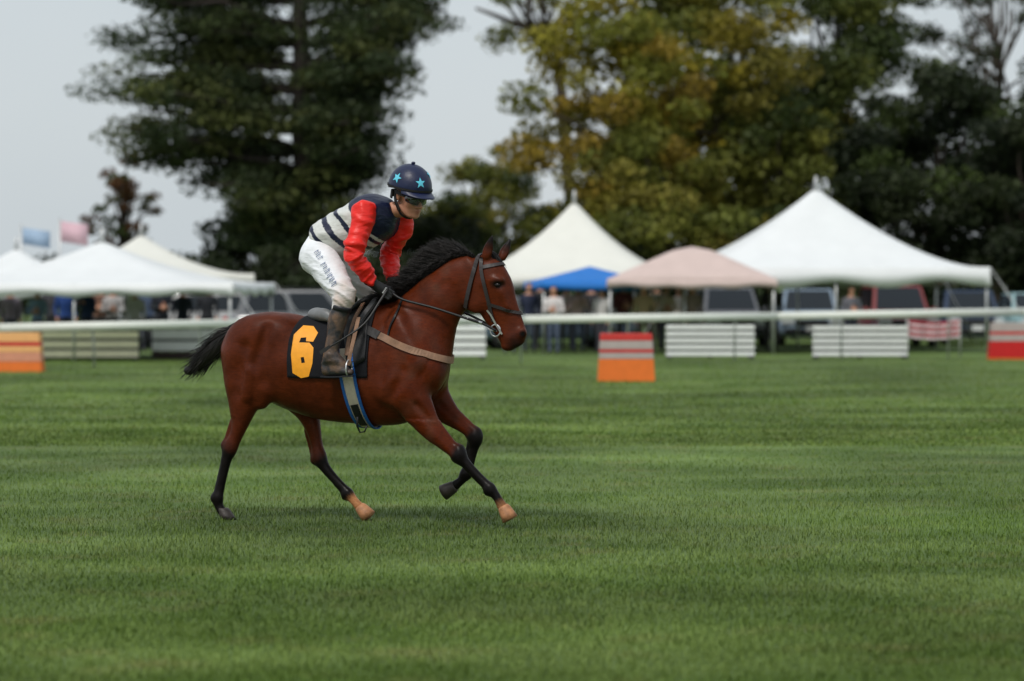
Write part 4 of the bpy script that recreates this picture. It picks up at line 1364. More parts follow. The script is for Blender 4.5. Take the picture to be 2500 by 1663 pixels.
tag(gr, 'short green turf covering the race course', 'grass', kind='stuff')

# ------------------------------------------------------------------ running rail
M_RAIL = mat('white_plastic_rail', srgb(226, 230, 222), rough=.4, var=.04, scale=3)
RAIL_PX = [(-1500, 836), (-420, 811), (0, 801), (594, 789), (1283, 780), (1900, 772), (2500, 761), (2920, 752), (3900, 734)]
def rail_pt(px, py):
    D = 61.5 + (px - 1250) / 2500 * 9.0
    return Vector((x_at(px, D), D, z_at(py, D)))
rail = empty('running_rail', tuple(rail_pt(1283, 780))[:2] + (0,))
tag(rail, 'long white plastic running rail crossing behind the horse', 'rail')
def rel(o, v): return Vector(v) - Vector(o.location)
rp = [rail_pt(*p) for p in RAIL_PX]
for i in range(len(rp) - 1):
    a, b = rel(rail, rp[i]), rel(rail, rp[i + 1])
    vs = []; n = 12
    for p in (a, b):
        for k in range(n):
            t = 2 * math.pi * k / n
            vs.append((p.x, p.y + .05 * math.cos(t), p.z + .085 * math.sin(t)))
    fs = [(k, (k + 1) % n, n + (k + 1) % n, n + k) for k in range(n)] + [tuple(range(n - 1, -1, -1)), tuple(range(n, 2 * n))]
    MB().add(vs, fs).build('rail_tube', M_RAIL, rail, True)
M_POST = mat('grey_post', srgb(168, 172, 168), rough=.5, var=.08)
for i in range(20):
    px = -1348 + i * 262
    py = float(np.interp(px, [p[0] for p in RAIL_PX], [p[1] for p in RAIL_PX]))
    p = rel(rail, rail_pt(px, py)); g = Vector((p.x, p.y + .32, 0))
    MB().tube([g, Vector((p.x, p.y + .30, p.z - .35)), Vector((p.x, p.y + .04, p.z - .02))], .022, 8).build('rail_post', M_POST, rail, True)

# ------------------------------------------------------------------ marquees
M_TENT = mat('white_tent_vinyl', srgb(218, 221, 222), rough=.55, var=.03, scale=2, bump=.08, bscale=3)
M_TENT2 = mat('cream_tent_vinyl', srgb(214, 214, 206), rough=.55, var=.03, scale=2, bump=.08, bscale=3)
M_POLE = mat('tent_pole', srgb(190, 192, 192), rough=.4, var=.05, metal=.6)
for m_ in (M_TENT, M_TENT2):
    m_.node_tree.nodes['Principled BSDF'].inputs['Subsurface Weight'].default_value = 0.0
def tent(name, label, cat, loc, hx, hy, eave, peak, m, p=1.8, rz=0.0, val=.32, scallop=.10, nsc=4, cap=.10, finial=True, group=None, legs=2, n=5):
    t = empty(name, loc, rz); tag(t, label, cat, group)
    N = 28
    def zf(x, y):
        ax, ay = abs(x) / hx, abs(y) / hy
        r = (ax ** n + ay ** n) ** (1 / n)
        edge = max(ax, ay)
        r = min(1.0, max(cap / hx, r * (1 - .0 * edge)))
        r = r * .55 + edge * .45
        return eave + (peak - eave) * max(0, 1 - r) ** p - .05 * math.cos(min(ax, ay) / max(.001, max(ax, ay)) * math.pi / 2) * (edge > .98)
    vs = []; fs = []
    gx = [math.sin((i / N - .5) * math.pi * .5) / math.sin(math.pi * .25) if False else (i / N * 2 - 1) for i in range(N + 1)]
    gx = [abs(g) ** 1.25 * (1 if g > 0 else -1) for g in gx]
    for i in range(N + 1):
        for j in range(N + 1):
            vs.append((gx[i] * hx, gx[j] * hy, zf(gx[i] * hx, gx[j] * hy)))
    w = N + 1
    for i in range(N):
        for j in range(N): fs.append((i * w + j, (i + 1) * w + j, (i + 1) * w + j + 1, i * w + j + 1))
    roof = MB().add(vs, fs).build('roof', m, t, True)
    sm = roof.modifiers.new('thick', 'SOLIDIFY'); sm.thickness = .01
    for (a, b) in (((-hx, -hy), (hx, -hy)), ((hx, -hy), (hx, hy)), ((hx, hy), (-hx, hy)), ((-hx, hy), (-hx, -hy))):
        vs = []; fs = []; k = 48
        for i in range(k + 1):
            u = i / k
            x, y = a[0] + (b[0] - a[0]) * u, a[1] + (b[1] - a[1]) * u
            zt = zf(x, y) + .004
            ox, oy = (x / hx if abs(x) >= hx - 1e-6 else 0), (y / hy if abs(y) >= hy - 1e-6 else 0)
            d = val + scallop * (.5 + .5 * math.cos(u * nsc * 2 * math.pi)) - scallop * .5
            for e in (.006, .014):
                vs.append((x + ox * e, y + oy * e, zt)); vs.append((x + ox * (e + .02), y + oy * (e + .02), zt - d))
        for i in range(k):
            q = i * 4; r_ = q + 4
            fs += [(q, r_, r_ + 1, q + 1), (q + 2, q + 3, r_ + 3, r_ + 2), (q, q + 2, r_ + 2, r_), (q + 1, r_ + 1, r_ + 3, q + 3)]
        MB().add(vs, fs).build('valance', m, t, True)
    for i in range(legs):
        for j in range(2):
            x = -hx + .06 + (2 * hx - .12) * i / (legs - 1); y = (-hy + .06, hy - .06)[j]
            MB().tube([(x, y, 0), (x, y, eave - .03)], .03, 8).build('pole', M_POLE, t, True)
    if finial and hx > 3:
        for sx in (-1, 1):
            for sy in (-1, 1):
                MB().tube([(sx * (hx + .02), sy * (hy + .02), eave - .02), (sx * (hx + 1.3), sy * (hy + .8), .0)], .012, 5).build('guy_rope', M_POLE, t, True)
    if finial:
        MB().tube([(0, 0, peak - .25), (0, 0, peak + .12), (0, 0, peak + .3)], [.07, .05, .03], 8).build('finial', M_POLE, t, True)
    return t

DR = 72.0
def at_row(px, D): return (x_at(px, D), D, 0)
pk = lambda py, D: z_at(py, D)
tent('marquee', 'tall white peaked marquee at the right, before the dark green tree', 'tent', at_row(1992, 74), 3.85, 3.2, pk(652, 71) , pk(458, 74), M_TENT, p=1.55, rz=R(3), val=.40, scallop=.16, nsc=3, legs=3)
tent('marquee', 'tall white peaked marquee behind the horse\'s ears and the blue canopy', 'tent', at_row(1402, 80), 3.1, 3.1, pk(668, 77), pk(490, 80), M_TENT2, p=1.75, rz=R(-5), val=.32)
tent('marquee', 'wide white marquee at far left with the low swept eave', 'tent', at_row(250, 66), 3.55, 3.0, pk(690, 63), pk(588, 66), M_TENT, p=1.7, rz=R(-4), val=.24, scallop=.08, legs=3)
tent('marquee', 'smaller white marquee half cut off by the left edge', 'tent', at_row(40, 76), 2.9, 2.9, pk(700, 73), pk(606, 76), M_TENT, p=1.7, rz=R(6), val=.26)
tent('marquee', 'white marquee with a pinkish red top band behind the wide left marquee', 'tent', at_row(345, 82), 2.9, 2.9, pk(668, 79), pk(572, 82), M_TENT2, p=1.8, rz=R(12), val=.26)
M_CANB = mat('blue_canopy', srgb(12, 108, 190), rough=.6, var=.06, scale=3)
M_CANP = mat('dusty_pink_canopy', srgb(196, 176, 170), rough=.65, var=.05, scale=3)
tent('pop_up_canopy', 'bright blue pop-up canopy just right of the horse\'s head', 'canopy', at_row(1440, 72), 1.45, 1.45, pk(688, 70.5), pk(650, 72), M_CANB, p=1.05, val=.18, scallop=0, finial=False, rz=R(8), n=12, cap=.02)
tent('pop_up_canopy', 'dusty pink canopy between the two tall white marquees', 'canopy', at_row(1690, 71), 2.05, 1.6, pk(680, 69.4), pk(590, 71), M_CANP, p=1.0, val=.20, scallop=.05, finial=False, rz=R(-4), n=12, cap=.5)
# pennants above the left tents
for (px, py0, py1, c, lab, D) in ((52, 556, 596, (150, 172, 196), 'pale blue flag on a thin pole above the left marquees', 78), (146, 540, 590, (206, 172, 182), 'pale pink flag on a thin pole above the left marquees', 80)):
    f = empty('flag', at_row(px, D)); tag(f, lab, 'flag')
    z0, z1 = z_at(py1, D), z_at(py0, D)
    MB().tube([(0, 0, 0), (0, 0, z1 + .1)], .03, 8).build('flagpole', M_POLE, f, True)
    vs = []; fs = []
    for i in range(9):
        u = i / 8
        y = .10 * math.sin(u * 7) * u
        for o in (0, .006): vs += [(.03 + .75 * u, y + o, z1 - .1 * u), (.03 + .75 * u, y + o, z0 - .12 * u)]
    for i in range(8):
        q = i * 4; r_ = q + 4
        fs += [(q, q + 1, r_ + 1, r_), (q + 2, r_ + 2, r_ + 3, q + 3), (q, r_, r_ + 2, q + 2), (q + 1, q + 3, r_ + 3, r_ + 1)]
    fs += [(0, 2, 3, 1), (32, 33, 35, 34)]
    MB().add(vs, fs).build('flag_cloth', mat('flag_cloth', srgb(*c), rough=.8, var=.05), f, True)

# ------------------------------------------------------------------ white slatted barriers beyond the rail
M_BARW = mat('white_barrier', srgb(238, 240, 238), rough=.5, var=.05, scale=4)
M_BARC = mat('cream_barrier', srgb(246, 240, 204), rough=.55, var=.06, scale=4)
M_BARG = mat('dark_gap', srgb(48, 52, 52), rough=.7, var=.1)
M_BASE = mat('dark_brown_base', srgb(52, 38, 36), rough=.8, var=.15)
def barrier(px0, px1, top, bot, D, m, label, nsl, base=False, name='slatted_barrier'):
    w = (px1 - px0) * D / FPX
    o = empty(name, at_row((px0 + px1) / 2, D)); tag(o, label, 'barrier', 'barriers along the far side of the course')
    H_ = z_at(top, D); z0 = .04 if not base else .16
    sh = (H_ - z0) / nsl
    for i in range(nsl):
        MB().box((0, 0, z0 + sh * (i + .5)), (w, .06, sh - .06)).build('slat', m, o, bevel=.008)
    for s in (-1, 0, 1):
        MB().box((s * (w / 2 - .07), .07, H_ / 2), (.07, .06, H_)).build('upright', M_BARG, o)
    for s in (-1, 1):
        MB().box((s * (w / 2 - .07), .03, .03), (.10, .55, .06)).build('foot', M_BARG, o, bevel=.006)
    MB().box((0, .045, z0 + (H_ - z0) / 2), (w - .02, .012, H_ - z0 - .04)).build('backing_board', M_BARG, o)
    if base:
        MB().box((0, 0, .08), (w, .30, .155)).build('base_board', M_BASE, o, bevel=.006)
    return o
DB = 65.6
barrier(1626, 1842, 791, 877, DB, M_BARW, 'white slatted barrier right of the orange marker', 5)
barrier(1984, 2216, 793, 878, DB, M_BARW, 'white slatted barrier below the tall right marquee', 5)
barrier(104, 338, 806, 880, 64.3, M_BARC, 'cream barrier beside the orange marker at the left edge', 3)
barrier(372, 640, 802, 876, 65.5, M_BARW, 'white board barrier on a dark base behind the horse\'s tail', 2, base=True)
barrier(1020, 1186, 792, 876, DB, M_BARW, 'white slatted barrier seen behind the horse\'s chest and muzzle', 4)

# ------------------------------------------------------------------ course markers on the grass
M_ORA = mat('orange_foam', srgb(226, 112, 34), rough=.65, var=.06, scale=6)
M_ORP = mat('pale_orange_foam', srgb(232, 172, 110), rough=.65, var=.06, scale=6)
M_REDM = mat('red_foam', srgb(196, 50, 44), rough=.65, var=.08, scale=6)
M_REDD = mat('deep_red_foam', srgb(190, 12, 10), rough=.6, var=.06, scale=6)
M_PALE = mat('pale_grey_band', srgb(172, 160, 156), rough=.6, var=.06, scale=6)
M_PALEP = mat('salmon_band', srgb(206, 140, 112), rough=.6, var=.06, scale=6)
def marker(px0, px1, top, bot, label, bands):
    D = depth_of(bot); w = (px1 - px0) * D / FPX; Ht = z_at(top, D)
    o = empty('course_marker', at_row((px0 + px1) / 2, D)); tag(o, label, 'marker', 'course markers on the grass')
    z = 0
    for frac, m in bands:
        z1 = z + frac * Ht
        f0, f1 = 1 - .10 * z / Ht, 1 - .10 * z1 / Ht
        a, b = w / 2 * f0, w / 2 * f1; d0, d1 = .22 * f0 * f0, .22 * f1 * f1
        e = .002
        vs = [(-a, -d0, z + e), (a, -d0, z + e), (a, d0, z + e), (-a, d0, z + e), (-b, -d1, z1 - e), (b, -d1, z1 - e), (b, d1, z1 - e), (-b, d1, z1 - e)]
        MB().add(vs, [(3, 2, 1, 0), (4, 5, 6, 7), (0, 1, 5, 4), (1, 2, 6, 5), (2, 3, 7, 6), (3, 0, 4, 7)]).build('foam_block', m, o, bevel=.012)
        z = z1
    return o
marker(1459, 1598, 814, 931, 'orange course marker with red and grey bands on the open grass', [(.47, M_ORA), (.13, M_PALE), (.07, M_REDM), (.18, M_PALE), (.15, M_REDM)])
marker(-40, 106, 812, 908, 'orange and yellow course marker cut off by the left edge', [(.26, M_ORA), (.24, M_PALEP), (.16, M_ORP), (.10, M_REDM), (.24, M_ORP)])
marker(2413, 2560, 788, 878, 'deep red course marker cut off by the right edge', [(.05, M_ORA), (.45, M_REDD), (.18, M_PALE), (.08, M_REDM), (.24, M_PALE)])

# striped bunting on the rail and the low bush
bn_ = empty('bunting', at_row(2280, 67.0)); tag(bn_, 'red and white striped cloth hanging below the rail at right', 'bunting')
zt, zb = z_at(782, 67.0), z_at(826, 67.0)
M_BR = mat('bunting_red', srgb(168, 52, 62), rough=.8, var=.08); M_BW = mat('bunting_white', srgb(206, 190, 192), rough=.8, var=.06)
for i in range(6):
    z1 = zt - (zt - zb) * i / 6; z0_ = zt - (zt - zb) * (i + 1) / 6 + .002
    vs = []; fs = []
    for j in range(15):
        u = j / 14; x = -.6 + 1.2 * u; y = .04 * math.sin(u * 22)
        sag = .05 * math.sin(math.pi * u)
        for o_ in (0, .012): vs += [(x, y + o_, z1 - sag), (x, y + o_, z0_ - sag)]
    for j in range(14):
        q = j * 4; r_ = q + 4
        fs += [(q, q + 1, r_ + 1, r_), (q + 2, r_ + 2, r_ + 3, q + 3), (q, r_, r_ + 2, q + 2), (q + 1, q + 3, r_ + 3, r_ + 1)]
    MB().add(vs, fs).build('stripe', M_BR if i % 2 == 0 else M_BW, bn_, True)
for s in (-1, 1):
    MB().tube([(s * .62, .02, 0), (s * .62, .02, zt + .03)], .02, 8).build('stake', M_POST, bn_, True)

# ------------------------------------------------------------------ parked cars
M_GLASS = mat('car_glass', srgb(30, 36, 42), rough=.08, var=.03, spec=.35)
M_TYRE = mat('tyre', srgb(26, 26, 27), rough=.85, var=.15)
M_RIM = mat('wheel_rim', srgb(150, 152, 154), rough=.35, metal=.8, var=.05)
M_LAMP = mat('headlamp_glass', srgb(205, 210, 212), rough=.1, var=.03, coat=.5)
M_TRIM = mat('black_trim', srgb(24, 25, 27), rough=.55, var=.1)
M_PLATE = mat('plate', srgb(210, 212, 212), rough=.5, var=.05)
def rrect(hx, hy, k, n=6):
    pts = []
    for cx, cy, a0 in ((hx - k, -hy + k, -90), (hx - k, hy - k, 0), (-hx + k, hy - k, 90), (-hx + k, -hy + k, 180)):
        for i in range(n):
            a = R(a0 + 90 * i / (n - 1)); pts.append((cx + k * math.cos(a), cy + k * math.sin(a)))
    return pts
def car(name, label, px, D, rz, colr, kind='suv', hgt=1.66):
    o = empty(name, at_row(px, D), rz); tag(o, label, 'car', 'cars parked nose-on beyond the rail')
    M = mat('car_paint', srgb(*colr), rough=.28, var=.04, coat=.7, scale=3)
    Lh, W = 2.25, .90
    belt = .98 if kind != 'sedan' else .90
    # lower body: rings from the sill up, front at -y
    vs = []; fs = []
    rings = [(.28, W - .06, Lh - .10, .25, 0), (.40, W, Lh, .30, 0), (.66, W + .01, Lh + .01, .32, 0), (.84, W - .01, Lh - .03, .34, 0), (belt - .04, W - .05, Lh - .16, .34, 0), (belt, W - .10, Lh - .30, .32, .06)]
    n = 24
    for z, hx, hy, k, dy in rings:
        for (x, y) in rrect(hx, hy, k): vs.append((x, y + dy, z - (.12 * max(0, (-y - .55) / 1.7) if z > .75 else 0)))
    for i in range(len(rings) - 1):
        for j in range(n): fs.append((i * n + j, i * n + (j + 1) % n, (i + 1) * n + (j + 1) % n, (i + 1) * n + j))
    fs.append(tuple(range((len(rings) - 1) * n, len(rings) * n))); fs.append(tuple(reversed(range(n))))
    MB().add(vs, fs).build('body', M, o, True)
    # cabin
    y0, y1 = -.95, (1.95 if kind != 'sedan' else 1.45)
    yt0, yt1 = -.35, (1.75 if kind != 'sedan' else .75)
    b = [(-W + .10, y0), (W - .10, y0), (W - .10, y1), (-W + .10, y1)]
    t = [(-W + .24, yt0), (W - .24, yt0), (W - .24, yt1), (-W + .24, yt1)]
    zt = hgt - .03
    mb = MB()
    vs = [(x, y, belt - .06) for x, y in b] + [(x, y, zt) for x, y in t]
    mb.add(vs, [(0, 1, 5, 4), (1, 2, 6, 5), (2, 3, 7, 6), (3, 0, 4, 7), (4, 5, 6, 7)])
    mb.build('cabin', M, o, bevel=.05)
    def pane(nm, i, j, lo=.14, hi=.90, s0=.06, s1=.94):
        A, B = Vector(vs[i]), Vector(vs[j]); Cc, Dd = Vector(vs[j + 4]), Vector(vs[i + 4])
        def P(u, v): return (A.lerp(B, u)).lerp(Dd.lerp(Cc, u), v)
        q = [P(s0, lo), P(s1, lo), P(s1, hi), P(s0, hi)]
        nrm = (q[1] - q[0]).cross(q[3] - q[0]).normalized()
        q2 = [p + nrm * .010 for p in q]; q1 = [p - nrm * .01 for p in q]
        MB().add(q1 + q2, [(4, 5, 6, 7), (0, 1, 5, 4), (1, 2, 6, 5), (2, 3, 7, 6), (3, 0, 4, 7)]).build(nm, M_GLASS, o)
    pane('windscreen', 0, 1, .12, .93); pane('rear_window', 2, 3, .2, .9)
    for i, j in ((1, 2), (3, 0)):
        pane('side_window', i, j, .16, .9, .08, .48); pane('side_window', i, j, .16, .9, .53, .93)
    for s in (-1, 1):
        for y in (-1.38, 1.32):
            w = MB().tube([(s * (W - .20), y, .33), (s * (W + .01), y, .33)], .33, 20).build('tyre', M_TYRE, o, True)
            MB().tube([(s * (W - .10), y, .33), (s * (W + .02), y, .33)], .20, 14).build('rim', M_RIM, w, True)
        MB().box((s * (W - .24), -Lh + .035, .70), (.36, .14, .15)).build('headlight', M_LAMP, o, bevel=.03)
        mb = MB().box((s * (W + .06), -.78, belt + .04), (.20, .12, .14)); mb.build('mirror', M, o, bevel=.03)
        MB().box((s * (W - .14), Lh - .035, .78), (.20, .12, .22)).build('tail_light', M_REDD, o, bevel=.02)
    MB().box((0, -Lh - .005, .66), (.92, .06, .18)).build('grille', M_TRIM, o, bevel=.02)
    MB().box((0, -Lh + .01, .42), (1.5, .10, .16)).build('bumper', M_TRIM, o, bevel=.03)
    MB().box((0, -Lh - .05, .50), (.32, .02, .15)).build('plate', M_PLATE, o)
    if kind == 'suv':
        for s in (-1, 1): MB().tube([(s * .58, -.2, hgt + .02), (s * .58, 1.6, hgt + .02)], .02, 6).build('roof_bar', M_TRIM, o, True)
    return o
car('parked_car', 'grey car with tinted windows under the dusty pink canopy', 1776, 80, R(3), (96, 98, 104), 'suv', 1.66)
car('parked_car', 'silver-blue car left of the red car below the tall right marquee', 1972, 80.5, R(-3), (128, 146, 164), 'suv', 1.62)
car('parked_car', 'dark red car below the tall right marquee', 2186, 79.5, R(2), (128, 44, 44), 'suv', 1.72)
car('parked_car', 'navy blue car beyond the rail between the red and teal cars', 2362, 82, R(-2), (30, 52, 84), 'sedan', 1.58)
car('parked_car', 'pale teal car at the right edge beyond the rail', 2520, 80, R(4), (136, 168, 172), 'sedan', 1.52)
car('parked_car', 'silver car parked sideways behind the jockey\'s knees', 770, 73, R(88), (104, 106, 110), 'suv', 1.60)
car('parked_car', 'white car parked sideways under the low left marquee', 470, 77, R(-88), (150, 150, 150), 'suv', 1.50)
car('parked_car', 'blue-grey car low behind the horse\'s muzzle', 1345, 75.5, R(-80), (92, 108, 128), 'sedan', 1.32)

# ------------------------------------------------------------------ spectators
def spectator(px, D, label, shirt, trousers, hair, h=1.72, pose=0, rz=0.0, hat=None, seed=0):
    k = h / 1.75; s = 1
    Fd = Field(np.array([-.42, -.42, -.02]), np.array([.42, .42, 1.86]), .022)
    Fd.loft([(0, 0, .92, .105, .165), (0, 0, 1.08, .10, .15), (0, 0, 1.28, .115, .18), (0, 0, 1.43, .095, .17), (0, 0, 1.49, .06, .07)], k=.03, n=4, side=(1, 0, 0))
    Fd.cone((0, 0, 1.46), (0, -.015, 1.60), .05, .05, k=.02)
    Fd.ell((0, -.01, 1.665), (.078, .098, .115), k=.02); Fd.ell((0, -.085, 1.62), (.035, .03, .04), k=.03); Fd.cone((0, -.10, 1.68), (0, -.118, 1.655), .012, .016, k=.015)
    legs = (((.085, 0, .92), (.10, -.02, .50), (.105, .02, .09)), ((-.085, 0, .92), (-.10, .0, .50), (-.11, .03, .09)))
    for a, b, c in legs:
        Fd.cone(a, b, .092, .062, k=.03); Fd.cone(b, c, .060, .042, k=.02); Fd.cone(c, (c[0], c[1] - .15, .045), .042, .036, k=.02)
    arms = [(((.20, 0, 1.40), (.255, .03, 1.12), (.235, -.10, .88)), ((-.20, 0, 1.40), (-.255, .03, 1.12), (-.235, -.10, .88))),
            (((.20, 0, 1.40), (.26, -.06, 1.13), (.10, -.28, 1.30)), ((-.20, 0, 1.40), (-.26, -.05, 1.12), (-.10, -.28, 1.28))),
            (((.20, 0, 1.40), (.27, -.03, 1.12), (.05, -.20, 1.12)), ((-.20, 0, 1.40), (-.27, -.03, 1.12), (-.04, -.19, 1.16)))][pose]
    for a, b, c in arms:
        Fd.cone(a, b, .055, .044, k=.02); Fd.cone(b, c, .042, .030, k=.015)
        d = np.array(c) - np.array(b); d /= np.linalg.norm(d)
        Fd.cone(c, np.array(c) + d * .09, .032, .036, k=.012); Fd.cone(np.array(c) + d * .05, np.array(c) + d * .10 + np.array([.03, -.02, 0]), .012, .010, k=.01)
    v, f = Fd.mesh(1)
    cl = np.tile(np.array(srgb(190, 140, 115)[:3]), (len(v), 1))
    body = (v[:, 2] < 1.475) & (v[:, 2] > .93)
    cl[body] = srgb(*shirt)[:3]
    for a, b, c in arms:
        c = np.array(c); dd = np.sqrt(((v - c) ** 2).sum(1)); d = np.array(c) - np.array(b); d /= np.linalg.norm(d)
        hand = ((v - c) @ d > -.01) & (dd < .15)
        cl[hand] = srgb(190, 140, 115)[:3]
    cl[(v[:, 2] <= .93) & (np.abs(v[:, 0]) < .205)] = srgb(*trousers)[:3]
    cl[v[:, 2] < .085] = srgb(40, 34, 30)[:3]
    hr = (v[:, 2] > 1.60) & ((v[:, 1] > -.02) | (v[:, 2] > 1.725))
    cl[hr] = srgb(*(hat or hair))[:3]
    m = bpy.data.materials.get('spectator_cloth') or mat('spectator_cloth', (1, 1, 1), rough=.75, var=.12, scale=14, attr='Col', bump=.2, bscale=25)
    o = mesh_np('person', v * k, f, m, col=cl)
    o.location = at_row(px, D); o.rotation_euler = (0, 0, rz)
    tag(o, label, 'person', 'spectators beyond the rail')
    return o
SP = [(1292, 71.5, 'dark-haired person in a navy top just right of the horse\'s nose', (28, 36, 62), (52, 58, 72), (24, 20, 18), 1.74, 0, .2),
      (1352, 70.2, 'person in a white shirt behind the rail beside the navy-topped person', (206, 200, 200), (74, 84, 106), (54, 40, 30), 1.66, 2, -.3),
      (1412, 72.2, 'person in a pale pink shirt with arms raised below the blue canopy', (206, 176, 176), (66, 70, 88), (40, 28, 24), 1.70, 1, .1),
      (1470, 70.8, 'person in a white top directly behind the orange marker', (196, 192, 192), (60, 60, 70), (70, 52, 36), 1.64, 0, -.5),
      (1522, 72.0, 'person in a dark maroon jacket below the blue and pink canopies', (92, 40, 42), (46, 44, 48), (28, 22, 20), 1.80, 2, .4),
      (1572, 70.5, 'person in a khaki vest standing below the dusty pink canopy', (134, 118, 84), (70, 62, 52), (58, 44, 34), 1.72, 0, -.2),
      (1626, 72.3, 'person in a beige sweater behind the white barrier right of the marker', (184, 170, 146), (50, 54, 66), (96, 78, 56), 1.68, 2, .2),
      (1690, 70.9, 'person in a grey-brown coat below the dusty pink canopy', (118, 104, 96), (44, 42, 46), (34, 28, 26), 1.76, 0, .5),
      (1884, 73.0, 'person in black clothes between the grey and silver-blue cars', (26, 24, 26), (34, 30, 32), (26, 20, 18), 1.80, 0, -.1),
      (2078, 71.0, 'person in a grey top before the silver-blue car', (96, 96, 104), (40, 44, 56), (42, 32, 26), 1.66, 2, .3),
      (26, 69.5, 'person in a mauve-grey top at the left edge below the marquees', (128, 116, 128), (70, 74, 90), (60, 46, 38), 1.66, 0, .2),
      (92, 68.8, 'person in a light blue shirt near the left edge', (120, 146, 180), (58, 62, 80), (40, 30, 24), 1.62, 2, -.2),
      (160, 70.0, 'person in a royal blue jacket, left of two in blue', (30, 66, 132), (44, 46, 58), (36, 28, 24), 1.74, 0, .4),
      (212, 69.0, 'person in a dark blue coat beside the royal blue jacket', (26, 48, 92), (46, 44, 50), (88, 68, 46), 1.70, 1, -.4),
      (276, 69.6, 'person in a light grey coat under the wide left marquee', (176, 172, 172), (60, 60, 64), (50, 38, 32), 1.68, 2, .1),
      (330, 68.7, 'person in a white jumper under the wide left marquee', (206, 204, 206), (52, 56, 70), (34, 26, 22), 1.62, 0, -.2),
      (396, 69.8, 'person in a black jacket under the wide left marquee', (28, 32, 44), (30, 32, 40), (44, 34, 28), 1.76, 2, .3),
      (446, 69.0, 'person in a dark navy top before the white car at left', (32, 40, 60), (36, 38, 46), (30, 24, 20), 1.68, 0, -.3),
      (1244, 70.6, 'person in a grey jacket half hidden by the horse\'s muzzle', (112, 114, 120), (64, 70, 84), (46, 36, 28), 1.70, 0, .0)]
SP += [(1322, 74.0, 'tall person in a black coat in the back row right of the horse\'s nose', (30, 30, 34), (30, 30, 34), (30, 24, 20), 1.82, 0, .3),
       (1384, 73.5, 'person in a light pink top in the back row left of the raised arms', (212, 190, 190), (60, 60, 66), (52, 38, 30), 1.70, 2, .1),
       (1444, 74.2, 'person in a charcoal jacket in the back row below the blue canopy', (48, 46, 50), (40, 40, 44), (30, 22, 18), 1.76, 0, -.2),
       (1602, 73.8, 'person in a dark green coat in the back row below the pink canopy', (50, 56, 42), (42, 40, 40), (62, 46, 34), 1.78, 2, .2),
       (1658, 74.4, 'person in a white blouse in the back row below the pink canopy', (204, 198, 192), (70, 64, 60), (70, 50, 34), 1.66, 0, -.3),
       (126, 72.4, 'person in a charcoal coat in the back row at far left', (54, 52, 58), (44, 44, 50), (34, 28, 24), 1.76, 0, .2),
       (244, 72.0, 'person in a rust brown coat in the back row under the left marquee', (98, 66, 50), (52, 48, 48), (48, 36, 28), 1.72, 2, -.1),
       (362, 72.6, 'person in a slate blue coat in the back row under the left marquee', (64, 78, 104), (42, 44, 54), (36, 28, 24), 1.74, 0, .3),
       (506, 71.0, 'person in a black coat beside the grey car left of the horse\'s rump', (24, 26, 34), (30, 32, 38), (30, 24, 20), 1.72, 0, .1)]
for i, (px, D, lab, sh, tr, ha, h_, po, rz) in enumerate(SP):
    spectator(px, D, lab, sh, tr, ha, h_, po, rz, seed=i)

# ------------------------------------------------------------------ trees
def leaf_mat(name):
    m = bpy.data.materials.new(name); m.use_nodes = True
    n, l = m.node_tree.nodes, m.node_tree.links
    b = n['Principled BSDF']
    at = n.new('ShaderNodeAttribute'); at.attribute_name = 'Col'
    l.new(at.outputs['Color'], b.inputs['Base Color'])
    b.inputs['Roughness'].default_value = .6; b.inputs['Specular IOR Level'].default_value = .25
    tr = n.new('ShaderNodeBsdfTranslucent'); l.new(at.outputs['Color'], tr.inputs['Color'])
    mx = n.new('ShaderNodeMixShader'); mx.inputs[0].default_value = .25
    l.new(b.outputs['BSDF'], mx.inputs[1]); l.new(tr.outputs['BSDF'], mx.inputs[2])
    l.new(mx.outputs['Shader'], n['Material Output'].inputs['Surface'])
    return m
M_LEAF = leaf_mat('leaf'); M_BARK = mat('bark', srgb(62, 52, 44), rough=.9, var=.3, scale=6, bump=.6, bscale=12)
M_BARKD = mat('dark_bark', srgb(44, 37, 32), rough=.9, var=.3, scale=6, bump=.6, bscale=12)
def leaves(centres, radii, n_each, size, cols, rg, flat=1.0):
    """leaf-sized quads spread through clumps; returns V,F,col"""
    Vs = []; Cs = []
    for c, r, cc in zip(centres, radii, cols):
        n = int(n_each * (r[0] * r[1] * r[2]) ** .67 + 8)
        p = rg.normal(0, 1, (n, 3)); p /= np.linalg.norm(p, axis=1, keepdims=True)
        p *= (rg.random(n) ** .45)[:, None]
        p = np.array(c) + p * np.array(r)
        a = rg.normal(0, 1, (n, 3)); a[:, 2] *= flat; a /= np.linalg.norm(a, axis=1, keepdims=True)
        b = np.cross(a, rg.normal(0, 1, (n, 3))); b /= np.linalg.norm(b, axis=1, keepdims=True)
        s = size * (.6 + .8 * rg.random(n))[:, None]
        q = np.stack([p - a * s * .5, p + b * s * .30, p + a * s * .5, p - b * s * .30], 1)
        Vs.append(q.reshape(-1, 3))
        k = (1 + .25 * rg.normal(0, 1, n)).clip(.5, 1.6)
        Cs.append(np.repeat(np.array(cc)[None, :] * k[:, None], 4, 0))
    V = np.vstack(Vs); F = np.arange(len(V)).reshape(-1, 4)
    return V, F, np.vstack(Cs)
def limb(mb, a, b, r0, r1, rg, n=5, wob=.12):
    a, b = np.array(a, float), np.array(b, float)
    L = np.linalg.norm(b - a); P = [a + (b - a) * i / n + (rg.normal(0, wob * L / n, 3) if 0 < i < n else 0) for i in range(n + 1)]
    mb.tube(P, [r0 + (r1 - r0) * i / n for i in range(n + 1)], 8)
